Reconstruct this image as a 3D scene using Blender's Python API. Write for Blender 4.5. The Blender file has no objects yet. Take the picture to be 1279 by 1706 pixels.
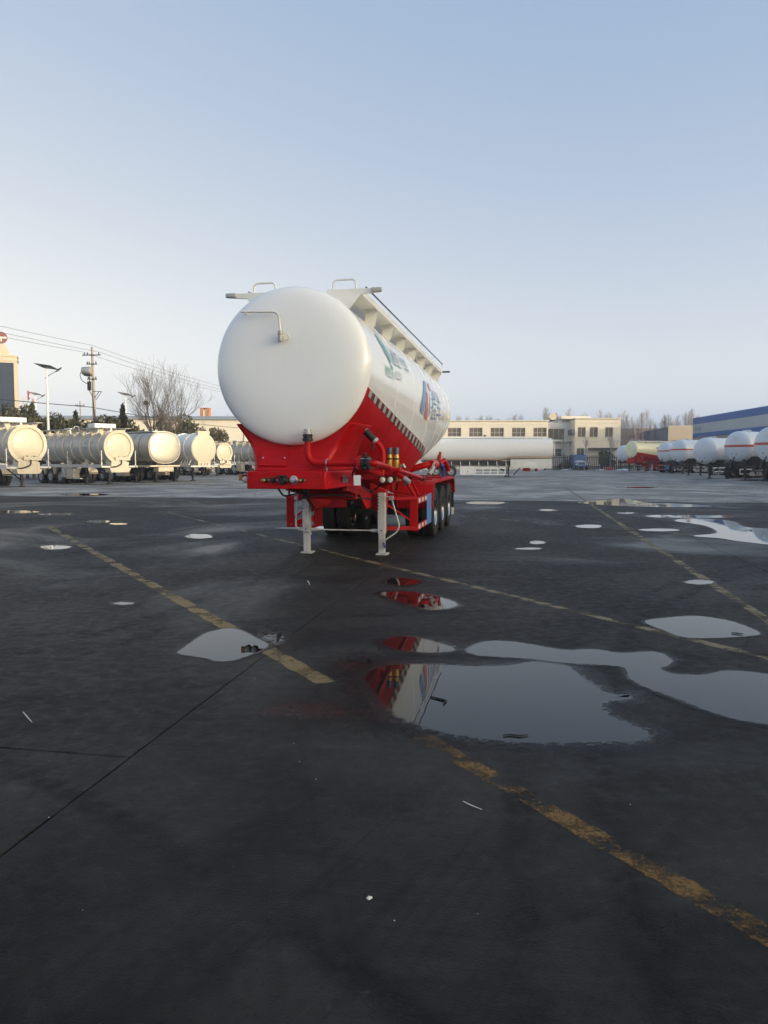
import bpy, bmesh, math, random
from mathutils import Vector, Matrix, Euler
R = math.radians
sc = bpy.context.scene
C = sc.collection

# ------------------------------------------------------------------ camera
CAM_H, FPX, CX, CY, YH = 1.62, 1282.0, 639.5, 853.0, 766.0
PITCH = math.atan((CY - YH) / FPX)
cam = bpy.data.cameras.new('camera')
cam.sensor_fit = 'VERTICAL'; cam.sensor_height = 36.0
cam.lens = FPX / 1706.0 * 36.0
cam.clip_start = 0.05; cam.clip_end = 4000
camo = bpy.data.objects.new('camera', cam); C.objects.link(camo)
camo.location = (0, 0, CAM_H); camo.rotation_euler = (math.pi/2 - PITCH, 0, 0)
sc.camera = camo

# ------------------------------------------------------------------ sky and sun
SUN_AZ, SUN_EL = R(120), R(6.8)           # azimuth clockwise from +Y: behind the viewer, to the right
world = bpy.data.worlds.new('World'); sc.world = world; world.use_nodes = True
wn = world.node_tree.nodes; wl = world.node_tree.links
bg = wn['Background']
sky = wn.new('ShaderNodeTexSky'); sky.sky_type = 'NISHITA'; sky.sun_disc = False
sky.sun_elevation = SUN_EL; sky.sun_rotation = SUN_AZ
sky.altitude = 0; sky.air_density = 0.5; sky.dust_density = 2.85; sky.ozone_density = 1.0
# winter haze, the same in every direction: desaturate the sky, then scale it and add an even pale veil
hs_ = wn.new('ShaderNodeRGBToBW')
wl.new(sky.outputs['Color'], hs_.inputs['Color'])
vm = wn.new('ShaderNodeVectorMath'); vm.operation = 'MULTIPLY_ADD'
wl.new(hs_.outputs[0], vm.inputs[0]); vm.inputs[1].default_value = (2.50, 2.05, 1.20); vm.inputs[2].default_value = (.24, 1.25, 2.92)
wl.new(vm.outputs[0], bg.inputs['Color'])
bg.inputs['Strength'].default_value = 0.15
sun = bpy.data.lights.new('sun', 'SUN'); sun.energy = 2.0; sun.angle = R(0.55); sun.color = (1.0, 0.82, 0.60)
suno = bpy.data.objects.new('sun', sun); C.objects.link(suno)
tosun = Vector((math.sin(SUN_AZ)*math.cos(SUN_EL), math.cos(SUN_AZ)*math.cos(SUN_EL), math.sin(SUN_EL)))
suno.rotation_euler = (-tosun).to_track_quat('-Z', 'Y').to_euler()
suno.location = (60, -60, 60)
sc.view_settings.view_transform = 'Standard'; sc.view_settings.look = 'None'
sc.view_settings.gamma = 1.0; sc.view_settings.use_curve_mapping = False
sc.view_settings.exposure = 0.27

# ------------------------------------------------------------------ helpers
def at(x, y, Y):
    """world point at forward distance Y for photograph coordinates (used only to measure places)"""
    u = (x - CX) / FPX; v = -(y - CY) / FPX; c, s = math.cos(PITCH), math.sin(PITCH)
    d = Vector((u, c + v*s, -s + v*c)); return Vector((0, 0, CAM_H)) + d * (Y / d.y)
def gr(x, y, z=0.0):
    u = (x - CX) / FPX; v = -(y - CY) / FPX; c, s = math.cos(PITCH), math.sin(PITCH)
    d = Vector((u, c + v*s, -s + v*c)); return Vector((0, 0, CAM_H)) + d * ((z - CAM_H) / d.z)

class MB:
    def __init__(self): self.v = []; self.f = []
    def add(self, vs, fs):
        o = len(self.v); self.v += [tuple(p) for p in vs]; self.f += [tuple(i + o for i in q) for q in fs]; return self
    def box(self, x0, x1, y0, y1, z0, z1):
        return self.add([(x0,y0,z0),(x1,y0,z0),(x1,y1,z0),(x0,y1,z0),(x0,y0,z1),(x1,y0,z1),(x1,y1,z1),(x0,y1,z1)],
                        [(0,3,2,1),(4,5,6,7),(0,1,5,4),(1,2,6,5),(2,3,7,6),(3,0,4,7)])
    def bar(self, p0, p1, w, h, up=(0,0,1)):
        p0, p1 = Vector(p0), Vector(p1); d = (p1-p0).normalized(); u = Vector(up)
        if abs(d.dot(u)) > .95: u = Vector((0,1,0))
        s = d.cross(u).normalized(); u = s.cross(d).normalized(); vs = []
        for p in (p0, p1):
            for a, b in ((-1,-1),(1,-1),(1,1),(-1,1)): vs.append(p + s*a*w/2 + u*b*h/2)
        return self.add(vs, [(0,1,2,3),(7,6,5,4),(0,4,5,1),(1,5,6,2),(2,6,7,3),(3,7,4,0)])
    def loft(self, rings, closed=True, caps=True):
        n = len(rings[0]); o = len(self.v); fs = []
        for r in rings: self.v += [tuple(p) for p in r]
        m = n if closed else n-1
        for i in range(len(rings)-1):
            for j in range(m):
                k = (j+1) % n; fs.append((o+i*n+j, o+i*n+k, o+(i+1)*n+k, o+(i+1)*n+j))
        if caps and closed:
            fs.append(tuple(o+j for j in reversed(range(n)))); fs.append(tuple(o+(len(rings)-1)*n+j for j in range(n)))
        self.f += fs; return self
    def tube(self, pts, r, n=10, caps=True):
        pts = [Vector(p) for p in pts]; rs = r if isinstance(r, (list, tuple)) else [r]*len(pts)
        t = [(pts[min(i+1, len(pts)-1)] - pts[max(i-1, 0)]).normalized() for i in range(len(pts))]
        u = t[0].orthogonal().normalized(); rings = []
        for i, p in enumerate(pts):
            u = (u - t[i]*u.dot(t[i])); u = u.normalized() if u.length > 1e-6 else t[i].orthogonal().normalized()
            w = t[i].cross(u)
            rings.append([p + (u*math.cos(a) + w*math.sin(a))*rs[i] for a in [2*math.pi*k/n for k in range(n)]])
        return self.loft(rings, True, caps)
    def lathe(self, prof, c=(0,0,0), axis='x', n=32, caps=True):
        c = Vector(c); rings = []
        for r, h in prof:
            ring = []
            for k in range(n):
                a = 2*math.pi*k/n; p, q = r*math.cos(a), r*math.sin(a)
                ring.append(c + Vector({'x': (h,p,q), 'y': (q,h,p), 'z': (p,q,h)}[axis]))
            rings.append(ring)
        return self.loft(rings, True, caps)
    def prism(self, poly, axis, a0, a1):
        """polygon given in the other two axes (in xyz order), pushed along axis"""
        def pt(p, a): return {'x': (a,p[0],p[1]), 'y': (p[0],a,p[1]), 'z': (p[0],p[1],a)}[axis]
        return self.loft([[pt(p, a0) for p in poly], [pt(p, a1) for p in poly]])
    def build(self, name, m, parent=None, smooth=35, bevel=0, seg=2, fixn=True):
        me = bpy.data.meshes.new(name); me.from_pydata(self.v, [], self.f)
        if fixn:
            bm = bmesh.new(); bm.from_mesh(me); bmesh.ops.recalc_face_normals(bm, faces=bm.faces); bm.to_mesh(me); bm.free()
        me.materials.append(m)
        if smooth:
            me.shade_smooth(); me.set_sharp_from_angle(angle=R(smooth))
        ob = bpy.data.objects.new(name, me); C.objects.link(ob)
        if parent is not None: ob.parent = parent
        if bevel:
            b = ob.modifiers.new('bevel', 'BEVEL'); b.width = bevel; b.segments = seg; b.limit_method = 'ANGLE'; b.angle_limit = R(40)
        return ob

def fillet(pts, r, k=5):
    pts = [Vector(p) for p in pts]; out = [pts[0]]
    for i in range(1, len(pts)-1):
        a, b, c = pts[i-1], pts[i], pts[i+1]
        d0 = (a-b); d1 = (c-b); rr = min(r, d0.length*.49, d1.length*.49)
        p0 = b + d0.normalized()*rr; p1 = b + d1.normalized()*rr
        for j in range(k+1):
            t = j/k; out.append(p0*(1-t)**2 + b*2*t*(1-t) + p1*t*t)
    out.append(pts[-1]); return out

def tag(o, label=None, cat=None, group=None, kind=None):
    if label: o['label'] = label
    if cat: o['category'] = cat
    if group: o['group'] = group
    if kind: o['kind'] = kind
    return o
def thing(name, label, cat, loc=(0,0,0), ang=0, group=None):
    """ang in degrees: the thing's local +Y is turned clockwise from world +Y"""
    o = bpy.data.objects.new(name, None); C.objects.link(o); o.empty_display_size = .3
    o.location = loc; o.rotation_euler = (0, 0, -R(ang)); return tag(o, label, cat, group)
def copy_tree(o, parent=None):
    c = o.copy(); C.objects.link(c); c.parent = parent
    for ch in o.children: copy_tree(ch, c)
    return c
def put(name, me, m, parent, loc=(0,0,0), rot=(0,0,0), scale=(1,1,1)):
    """another object on shared mesh data"""
    ob = bpy.data.objects.new(name, me); C.objects.link(ob); ob.parent = parent
    ob.location = loc; ob.rotation_euler = rot; ob.scale = scale
    return ob

# ------------------------------------------------------------------ materials
def mat(name, col, rough=.5, metal=0., var=.12, vscale=3., spec=.5, coat=0., bump=0., bscale=40., rvar=.1, col2=None, dirt=0., streak=0.):
    m = bpy.data.materials.new(name); m.use_nodes = True
    n = m.node_tree.nodes; l = m.node_tree.links; b = n['Principled BSDF']
    b.inputs['Metallic'].default_value = metal; b.inputs['Specular IOR Level'].default_value = spec
    b.inputs['Coat Weight'].default_value = coat; b.inputs['Coat Roughness'].default_value = .06
    tc = n.new('ShaderNodeTexCoord')
    nz = n.new('ShaderNodeTexNoise'); nz.inputs['Scale'].default_value = vscale; nz.inputs['Detail'].default_value = 6; nz.inputs['Roughness'].default_value = .6
    l.new(tc.outputs['Object'], nz.inputs['Vector'])
    rp = n.new('ShaderNodeMapRange'); rp.inputs[1].default_value = .3; rp.inputs[2].default_value = .7
    l.new(nz.outputs['Fac'], rp.inputs[0])
    mx = n.new('ShaderNodeMix'); mx.data_type = 'RGBA'
    c2 = col2 if col2 else tuple(c*(1-var) for c in col)
    mx.inputs[6].default_value = (*col, 1); mx.inputs[7].default_value = (*c2, 1)
    l.new(rp.outputs[0], mx.inputs[0]); out = mx.outputs[2]
    if dirt or streak:
        mp = n.new('ShaderNodeMapping'); l.new(tc.outputs['Object'], mp.inputs['Vector'])
        mp.inputs['Scale'].default_value = (9, 9, .7) if streak else (1, 1, 1)
        n2 = n.new('ShaderNodeTexNoise'); n2.inputs['Scale'].default_value = 1.6 if streak else 5; n2.inputs['Detail'].default_value = 8
        l.new(mp.outputs[0], n2.inputs['Vector'])
        r2 = n.new('ShaderNodeMapRange'); r2.inputs[1].default_value = .52; r2.inputs[2].default_value = .8; r2.inputs[4].default_value = max(dirt, streak)
        l.new(n2.outputs['Fac'], r2.inputs[0])
        m2 = n.new('ShaderNodeMix'); m2.data_type = 'RGBA'; m2.inputs[7].default_value = (.12, .10, .08, 1)
        l.new(out, m2.inputs[6]); l.new(r2.outputs[0], m2.inputs[0]); out = m2.outputs[2]
    l.new(out, b.inputs['Base Color'])
    rr = n.new('ShaderNodeMapRange'); rr.inputs[3].default_value = max(0.02, rough-rvar*rough*2); rr.inputs[4].default_value = min(1, rough+rvar*rough*2)
    l.new(nz.outputs['Fac'], rr.inputs[0]); l.new(rr.outputs[0], b.inputs['Roughness'])
    if bump:
        n3 = n.new('ShaderNodeTexNoise'); n3.inputs['Scale'].default_value = bscale; n3.inputs['Detail'].default_value = 3
        l.new(tc.outputs['Object'], n3.inputs['Vector'])
        bp = n.new('ShaderNodeBump'); bp.inputs['Strength'].default_value = bump; bp.inputs['Distance'].default_value = .02
        l.new(n3.outputs['Fac'], bp.inputs['Height']); l.new(bp.outputs[0], b.inputs['Normal'])
    return m

M = {}
M['tank_white'] = mat('glossy white tank paint', (.86,.872,.885), .20, spec=.5, coat=.5, var=.03, vscale=.8, bump=.05, bscale=.9)
M['head_white'] = mat('white head paint', (.87,.882,.90), .24, coat=.5, var=.03, vscale=.8, bump=.06, bscale=1.3, streak=.02)
M['white'] = mat('white paint', (.78,.77,.74), .4, var=.06, dirt=.15)
M['red'] = mat('red trailer paint', (.47,.003,.006), .42, spec=.16, coat=.03, var=.2, vscale=1.4, bump=.06, bscale=2.5, streak=.10)
M['red_dusty'] = mat('red chassis paint', (.42,.004,.007), .5, spec=.18, var=.25, vscale=4, dirt=.2)
M['leg_grey'] = mat('light grey leg paint', (.56,.57,.57), .45, var=.15, vscale=9, dirt=.55)
M['steel'] = mat('bright steel', (.62,.62,.62), .28, metal=1., var=.15)
M['chrome'] = mat('polished rim steel', (.60,.60,.60), .26, metal=1., var=.1)
M['black'] = mat('black rubber and plastic', (.012,.012,.013), .5, var=.3)
M['tyre'] = mat('tyre rubber', (.016,.016,.017), .75, var=.35, vscale=9, bump=.3, bscale=60)
M['dark_metal'] = mat('dark steel', (.03,.03,.032), .55, metal=.3, var=.3, dirt=.3)
M['blue'] = mat('blue plate paint', (.10,.24,.55), .4, dirt=.1)
M['blue_dark'] = mat('dark blue grip', (.03,.04,.25), .5)
M['yellow_can'] = mat('yellow canister', (.55,.38,.06), .35, metal=.3, dirt=.1)
M['cap_blue'] = mat('blue green cap', (.02,.10,.16), .35)
M['lamp_white'] = mat('white lamp lens', (.8,.8,.76), .15, coat=.6)
M['lamp_amber'] = mat('amber lens', (.65,.22,.03), .2, coat=.6)
M['lamp_grey'] = mat('grey lamp lens', (.42,.41,.39), .25, coat=.4)
M['tape_light'] = mat('grey reflective tape', (.40,.43,.41), .35, var=.15)
M['tape_dark'] = mat('dark tape', (.13,.02,.022), .45)
M['logo_green'] = mat('green lettering', (.13,.35,.27), .35, coat=.15)
M['logo_teal'] = mat('teal emblem', (.14,.33,.37), .35, coat=.15)
M['logo_blue'] = mat('blue lettering', (.15,.27,.54), .35, coat=.15)
M['logo_red'] = mat('red emblem', (.55,.15,.18), .35, coat=.15)
M['logo_grey'] = mat('grey green lettering', (.19,.28,.31), .35, coat=.15)
M['cream_head'] = mat('cream tank paint', (.67,.59,.46), .42, coat=.1, var=.12, vscale=1.5, streak=.28)
M['steel_body'] = mat('dull stainless shell', (.54,.53,.50), .42, metal=.2, var=.18, vscale=1.5, streak=.3)
M['alu'] = mat('brushed aluminium', (.52,.49,.42), .48, metal=.75, var=.12, vscale=1.2)
M['white_tanker'] = mat('white tanker enamel', (.80,.79,.77), .25, coat=.3, var=.04)
M['chassis_white'] = mat('white chassis paint', (.70,.68,.63), .5, var=.1, dirt=.3)
M['orange'] = mat('orange line paint', (.45,.20,.04), .4)
M['lpg'] = mat('pale blue white tank paint', (.62,.67,.72), .3, coat=.25, var=.05)
M['cream_tank'] = mat('pale cream tank paint', (.80,.76,.52), .3, coat=.3, var=.04)
M['wall_cream'] = mat('cream render wall', (.80,.73,.61), .85, var=.08, vscale=.5, bump=.2, bscale=20, streak=.18)
M['wall_grey'] = mat('pale grey render wall', (.74,.74,.72), .85, var=.08, vscale=.5, streak=.2)
M['trim'] = mat('pale trim', (.72,.68,.60), .8, var=.08, streak=.15)
M['glass'] = mat('window glass', (.05,.055,.06), .06, spec=.7, var=.2, vscale=.6)
M['curtain'] = mat('brownish glazing', (.16,.13,.10), .25, spec=.5, var=.5, vscale=.7)
M['frame'] = mat('white window frame', (.55,.54,.52), .5)
M['fascia_blue'] = mat('blue fascia sheet', (.010,.105,.38), .5, var=.1, spec=.3, vscale=.3, streak=.1)
M['fascia_grey'] = mat('grey fascia sheet', (.36,.42,.46), .5, var=.06, vscale=.3, streak=.1)
M['cladding'] = mat('beige ribbed cladding', (.36,.32,.25), .6, var=.15, vscale=.3, streak=.2)
M['grey_clad'] = mat('blue grey cladding', (.14,.16,.19), .55, var=.1, streak=.1)
M['tile_cream'] = mat('cream tiles', (.55,.46,.35), .6, var=.08, vscale=1)
M['brick'] = mat('brown brick', (.30,.20,.16), .85, var=.35, vscale=.8)
M['roof_grey'] = mat('grey blue roof sheet', (.34,.36,.37), .6, var=.15)
M['tower_glass'] = mat('dark blue curtain glass', (.012,.03,.065), .2, spec=.25, var=.25, vscale=.2)
M['orange_brick'] = mat('orange brick', (.55,.24,.11), .85, var=.4, vscale=2)
M['bark'] = mat('grey brown bark', (.15,.12,.095), .9, var=.35, vscale=4)
M['bark_pale'] = mat('pale poplar bark', (.30,.275,.275), .9, var=.3, vscale=1)
M['needles'] = mat('dark conifer needles', (.035,.05,.025), .8, var=.4, vscale=3, col2=(.07,.06,.03))
M['shrub'] = mat('dry green shrub', (.06,.065,.03), .8, var=.4, vscale=2, col2=(.10,.075,.035))
M['concrete_pole'] = mat('weathered concrete pole', (.38,.33,.27), .85, var=.2)
M['galv'] = mat('galvanised steel', (.45,.46,.46), .45, metal=.5, var=.15)
M['panel'] = mat('solar cell panel', (.05,.06,.07), .2, var=.2)
M['wire'] = mat('cable', (.03,.03,.035), .6)
M['sign_red'] = mat('dark red sign', (.20,.045,.04), .5)
M['flag_red'] = mat('red flag cloth', (.5,.04,.04), .7)
M['flag_pink'] = mat('faded flag cloth', (.65,.32,.26), .7)
M['flag_white'] = mat('white flag cloth', (.75,.72,.68), .7)
M['picket_dark'] = mat('dark fence paint', (.03,.032,.035), .6)
M['picket_white'] = mat('white fence paint', (.60,.59,.56), .6, dirt=.3)
M['truck_blue'] = mat('blue truck paint', (.025,.07,.20), .35, coat=.3)
M['truck_white'] = mat('pale blue white bonnet paint', (.55,.62,.70), .35, coat=.3)
M['snow'] = mat('dirty snow', (.72,.73,.75), .8, var=.2, vscale=8)
M['pebble'] = mat('white pebble', (.7,.69,.66), .8)
M['twig'] = mat('wet twig', (.006,.006,.006), .6)

def ground_mat(name, dark, light, rlo, rhi, wet=.45, slab=False):
    m = bpy.data.materials.new(name); m.use_nodes = True; n = m.node_tree.nodes; l = m.node_tree.links; b = n['Principled BSDF']
    geo = n.new('ShaderNodeNewGeometry')
    def noise(scale, detail=8, rough=.6, vec=None, dist=0.):
        t = n.new('ShaderNodeTexNoise'); t.inputs['Scale'].default_value = scale; t.inputs['Detail'].default_value = detail
        t.inputs['Roughness'].default_value = rough; t.inputs['Distortion'].default_value = dist
        l.new(vec if vec else geo.outputs['Position'], t.inputs['Vector']); return t.outputs['Fac']
    def rng(src, a, c, lo=0., hi=1.):
        t = n.new('ShaderNodeMapRange'); t.inputs[1].default_value = a; t.inputs[2].default_value = c; t.inputs[3].default_value = lo; t.inputs[4].default_value = hi
        l.new(src, t.inputs[0]); return t.outputs[0]
    def mul(a, c_):
        t = n.new('ShaderNodeMath'); t.operation = 'MULTIPLY'; l.new(a, t.inputs[0])
        if isinstance(c_, float): t.inputs[1].default_value = c_
        else: l.new(c_, t.inputs[1])
        return t.outputs[0]
    def mix(a, c_, f):
        t = n.new('ShaderNodeMix'); t.data_type = 'RGBA'
        for i, s in ((6, a), (7, c_)):
            if isinstance(s, tuple): t.inputs[i].default_value = (*s, 1)
            else: l.new(s, t.inputs[i])
        l.new(f, t.inputs[0]); return t.outputs[2]
    def stretched(angle, sx, sy):
        mp = n.new('ShaderNodeMapping'); mp.vector_type = 'TEXTURE'
        mp.inputs['Rotation'].default_value = (0, 0, angle); mp.inputs['Scale'].default_value = (sx, sy, 1)
        l.new(geo.outputs['Position'], mp.inputs['Vector']); return mp.outputs[0]
    big = noise(.33, 6, .62, dist=.4); fine = noise(9, 8, .7); grit = noise(90, 3, .6)
    col = mix(tuple(c*.85 for c in dark), tuple(c*1.55 for c in light), rng(big, .42, .64))
    col = mix(col, tuple(c*1.7 for c in light), mul(rng(fine, .48, .75), .5))
    mid = noise(1.3, 7, .68, dist=.6); col = mix(col, tuple(c*.6 for c in dark), mul(rng(mid, .50, .68), .8))
    # tyre scuffs: long streaks in three driving directions, broken up by the large noise
    for ang, sx, sy, lo, hi, am, cc in ((R(62), 7, .10, .52, .64, .6, tuple(c*.45 for c in dark)), (R(170), 9, .13, .52, .66, .55, tuple(c*.5 for c in dark)),
                                  (R(20), 6, .14, .56, .72, .4, tuple(c*1.6 for c in light)), (R(172), 10, .3, .54, .70, .6, tuple(c*1.5 for c in light)), (R(118), 8, .12, .55, .70, .35, tuple(c*1.5 for c in light)), (R(100), 9, .09, .54, .66, .5, tuple(c*.45 for c in dark))):
        st = rng(noise(1., 5, .6, stretched(ang, sx, sy), 1.1), lo, hi)
        col = mix(col, cc, mul(mul(st, am), rng(noise(.55, 4, .5), .38, .62)))
    # curved tyre marks left by turning trailers
    for cx_, cy_, rad, wd, am in ((14,1,13.2,.11,.8),(14,1,13.6,.10,.7),(-17,13,15.5,.13,.8),(-17,13,15.95,.10,.6),(4,-11,17.3,.12,.7),(4,-11,19.4,.12,.6),(-9,-6,12.2,.10,.7),(20,22,13,.14,.7),(20,22,13.5,.14,.6),(-4,34,19,.15,.6)):
        vd = n.new('ShaderNodeVectorMath'); vd.operation = 'DISTANCE'; l.new(geo.outputs['Position'], vd.inputs[0]); vd.inputs[1].default_value = (cx_,cy_,0)
        s1 = n.new('ShaderNodeMath'); s1.operation = 'SUBTRACT'; l.new(vd.outputs['Value'], s1.inputs[0]); s1.inputs[1].default_value = rad
        s2 = n.new('ShaderNodeMath'); s2.operation = 'ABSOLUTE'; l.new(s1.outputs[0], s2.inputs[0])
        col = mix(col, tuple(c*.32 for c in dark), mul(mul(rng(s2.outputs[0], wd, wd*.35), am), mul(rng(noise(.8, 5, .65), .34, .54), rng(fine, .20, .52))))
    # aggregate showing through, and pale dusty specks
    ag = n.new('ShaderNodeTexVoronoi'); ag.inputs['Scale'].default_value = 95; l.new(geo.outputs['Position'], ag.inputs['Vector'])
    col = mix(col, tuple(c*2.3 for c in light), mul(mul(rng(ag.outputs['Distance'], .34, .12), .55), rng(noise(2.1, 6, .7), .42, .64)))
    col = mix(col, tuple(c*.35 for c in dark), mul(rng(noise(38, 4, .7), .56, .70), .6))
    sp = rng(noise(14, 2, .5), .72, .78); col = mix(col, tuple(c*2.6 for c in light), mul(sp, .35))
    if slab:
        oi = n.new('ShaderNodeObjectInfo'); hs = n.new('ShaderNodeHueSaturation'); l.new(col, hs.inputs['Color'])
        l.new(rng(oi.outputs['Random'], 0, 1, .82, 1.18), hs.inputs['Value']); col = hs.outputs[0]
    damp = rng(noise(.22, 5, .6, dist=.8), .50, .68)
    col = mix(col, tuple(c*.55 for c in dark), mul(damp, .5))
    l.new(col, b.inputs['Base Color'])
    rg = n.new('ShaderNodeMix'); rg.data_type = 'FLOAT'; l.new(rng(fine, .3, .7, rlo, rhi), rg.inputs[2]); rg.inputs[3].default_value = wet; l.new(damp, rg.inputs[0])
    l.new(rg.outputs[0], b.inputs['Roughness']); b.inputs['Specular IOR Level'].default_value = .17
    bp = n.new('ShaderNodeBump'); bp.inputs['Strength'].default_value = .6; bp.inputs['Distance'].default_value = .006
    ad = n.new('ShaderNodeMath'); ad.operation = 'ADD'; l.new(grit, ad.inputs[0]); l.new(fine, ad.inputs[1])
    l.new(ad.outputs[0], bp.inputs['Height']); l.new(bp.outputs[0], b.inputs['Normal'])
    return m
M['slab'] = ground_mat('dark worn concrete', (.0105,.0092,.0078), (.029,.0262,.0228), .5, .85, .34, slab=True)
M['apron'] = ground_mat('grey concrete', (.17,.165,.157), (.29,.282,.27), .6, .85, .45)
M['earth'] = ground_mat('grey earth', (.05,.046,.04), (.10,.09,.078), .8, .95, .7)

def paint_mat(name, col, wear):
    m = bpy.data.materials.new(name); m.use_nodes = True; n = m.node_tree.nodes; l = m.node_tree.links; b = n['Principled BSDF']
    geo = n.new('ShaderNodeNewGeometry'); ns = []
    for s, d in ((48, 9), (2.6, 4), (110, 3)):
        t = n.new('ShaderNodeTexNoise'); t.inputs['Scale'].default_value = s; t.inputs['Detail'].default_value = d; t.inputs['Roughness'].default_value = .7
        l.new(geo.outputs['Position'], t.inputs['Vector']); ns.append(t.outputs['Fac'])
    a = n.new('ShaderNodeMath'); a.operation = 'MULTIPLY_ADD'; l.new(ns[1], a.inputs[0]); a.inputs[1].default_value = 2.2; l.new(ns[0], a.inputs[2])
    ea = n.new('ShaderNodeAttribute'); ea.attribute_name = 'depth'; a0 = a; a = n.new('ShaderNodeMath'); a.operation = 'ADD'; l.new(a0.outputs[0], a.inputs[0]); l.new(ea.outputs['Fac'], a.inputs[1])
    r = n.new('ShaderNodeMapRange'); r.inputs[1].default_value = wear; r.inputs[2].default_value = wear+.34; l.new(a.outputs[0], r.inputs[0])
    tr = n.new('ShaderNodeBsdfTransparent'); ms = n.new('ShaderNodeMixShader')
    out = n['Material Output']; l.new(r.outputs[0], ms.inputs[0]); l.new(tr.outputs[0], ms.inputs[1]); l.new(b.outputs[0], ms.inputs[2]); l.new(ms.outputs[0], out.inputs['Surface'])
    mx = n.new('ShaderNodeMix'); mx.data_type = 'RGBA'; mx.inputs[6].default_value = (*[c*.45 for c in col], 1); mx.inputs[7].default_value = (*col, 1)
    l.new(ns[0], mx.inputs[0]); l.new(mx.outputs[2], b.inputs['Base Color']); b.inputs['Roughness'].default_value = .7
    return m
M['line_yellow'] = paint_mat('worn yellow road paint', (.22,.108,.013), 1.74)
M['line_mid'] = paint_mat('dusty yellow road paint', (.27,.18,.06), 1.55)
M['line_pale'] = paint_mat('faded pale road paint', (.23,.185,.09), 1.66)

def water_mat():
    m = bpy.data.materials.new('puddle water'); m.use_nodes = True; n = m.node_tree.nodes; l = m.node_tree.links; b = n['Principled BSDF']
    b.inputs['Base Color'].default_value = (.012,.012,.011,1); b.inputs['Roughness'].default_value = .015; b.inputs['IOR'].default_value = 1.31
    geo = n.new('ShaderNodeNewGeometry')
    nz = n.new('ShaderNodeTexNoise'); nz.inputs['Scale'].default_value = 5; nz.inputs['Detail'].default_value = 2; l.new(geo.outputs['Position'], nz.inputs['Vector'])
    bp = n.new('ShaderNodeBump'); bp.inputs['Strength'].default_value = .02; bp.inputs['Distance'].default_value = .01; l.new(nz.outputs['Fac'], bp.inputs['Height']); l.new(bp.outputs[0], b.inputs['Normal'])
    at_ = n.new('ShaderNodeAttribute'); at_.attribute_name = 'depth'
    n2 = n.new('ShaderNodeTexNoise'); n2.inputs['Scale'].default_value = 16; n2.inputs['Detail'].default_value = 8; n2.inputs['Roughness'].default_value = .72; l.new(geo.outputs['Position'], n2.inputs['Vector'])
    n4 = n.new('ShaderNodeTexNoise'); n4.inputs['Scale'].default_value = 75; n4.inputs['Detail'].default_value = 4; n4.inputs['Roughness'].default_value = .7; l.new(geo.outputs['Position'], n4.inputs['Vector'])
    a1 = n.new('ShaderNodeMath'); a1.operation = 'MULTIPLY_ADD'; l.new(n4.outputs['Fac'], a1.inputs[0]); a1.inputs[1].default_value = .55; l.new(at_.outputs['Fac'], a1.inputs[2])
    a = n.new('ShaderNodeMath'); a.operation = 'MULTIPLY_ADD'; l.new(n2.outputs['Fac'], a.inputs[0]); a.inputs[1].default_value = .95; l.new(a1.outputs[0], a.inputs[2])
    r = n.new('ShaderNodeMapRange'); r.inputs[1].default_value = 1.20; r.inputs[2].default_value = 1.33; l.new(a.outputs[0], r.inputs[0])
    rr_ = n.new('ShaderNodeMapRange'); rr_.inputs[1].default_value = 1.25; rr_.inputs[2].default_value = 1.55; rr_.inputs[3].default_value = .16; rr_.inputs[4].default_value = .012; l.new(a.outputs[0], rr_.inputs[0]); l.new(rr_.outputs[0], b.inputs['Roughness'])
    dr = n.new('ShaderNodeMapRange'); dr.inputs[1].default_value = .80; dr.inputs[2].default_value = 1.25; dr.inputs[4].default_value = .72; l.new(a.outputs[0], dr.inputs[0])
    dp = n.new('ShaderNodeBsdfPrincipled'); dp.inputs['Base Color'].default_value = (.006,.0058,.0055,1); dp.inputs['Roughness'].default_value = .38; dp.inputs['Specular IOR Level'].default_value = .22
    tr = n.new('ShaderNodeBsdfTransparent'); m0 = n.new('ShaderNodeMixShader'); ms = n.new('ShaderNodeMixShader'); out = n['Material Output']
    l.new(dr.outputs[0], m0.inputs[0]); l.new(tr.outputs[0], m0.inputs[1]); l.new(dp.outputs[0], m0.inputs[2])
    l.new(r.outputs[0], ms.inputs[0]); l.new(m0.outputs[0], ms.inputs[1]); l.new(b.outputs[0], ms.inputs[2]); l.new(ms.outputs[0], out.inputs['Surface'])
    return m
M['water'] = water_mat()

def stripe_mat(name, base, col, z0, z1, rough=.3):
    m = mat(name, base, rough, coat=.25, var=.05); n = m.node_tree.nodes; l = m.node_tree.links; b = n['Principled BSDF']
    src = b.inputs['Base Color'].links[0].from_socket
    tc = n.new('ShaderNodeTexCoord'); sx = n.new('ShaderNodeSeparateXYZ'); l.new(tc.outputs['Object'], sx.inputs[0])
    g = n.new('ShaderNodeMath'); g.operation = 'COMPARE'; g.inputs[1].default_value = (z0+z1)/2; g.inputs[2].default_value = (z1-z0)/2; l.new(sx.outputs['Z'], g.inputs[0])
    mx = n.new('ShaderNodeMix'); mx.data_type = 'RGBA'; mx.inputs[7].default_value = (*col, 1); l.new(g.outputs[0], mx.inputs[0]); l.new(src, mx.inputs[6]); l.new(mx.outputs[2], b.inputs['Base Color'])
    return m
M['lpg_stripe'] = stripe_mat('pale blue tank paint with red band', (.62,.67,.72), (.46,.05,.03), 2.57, 2.74)


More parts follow.
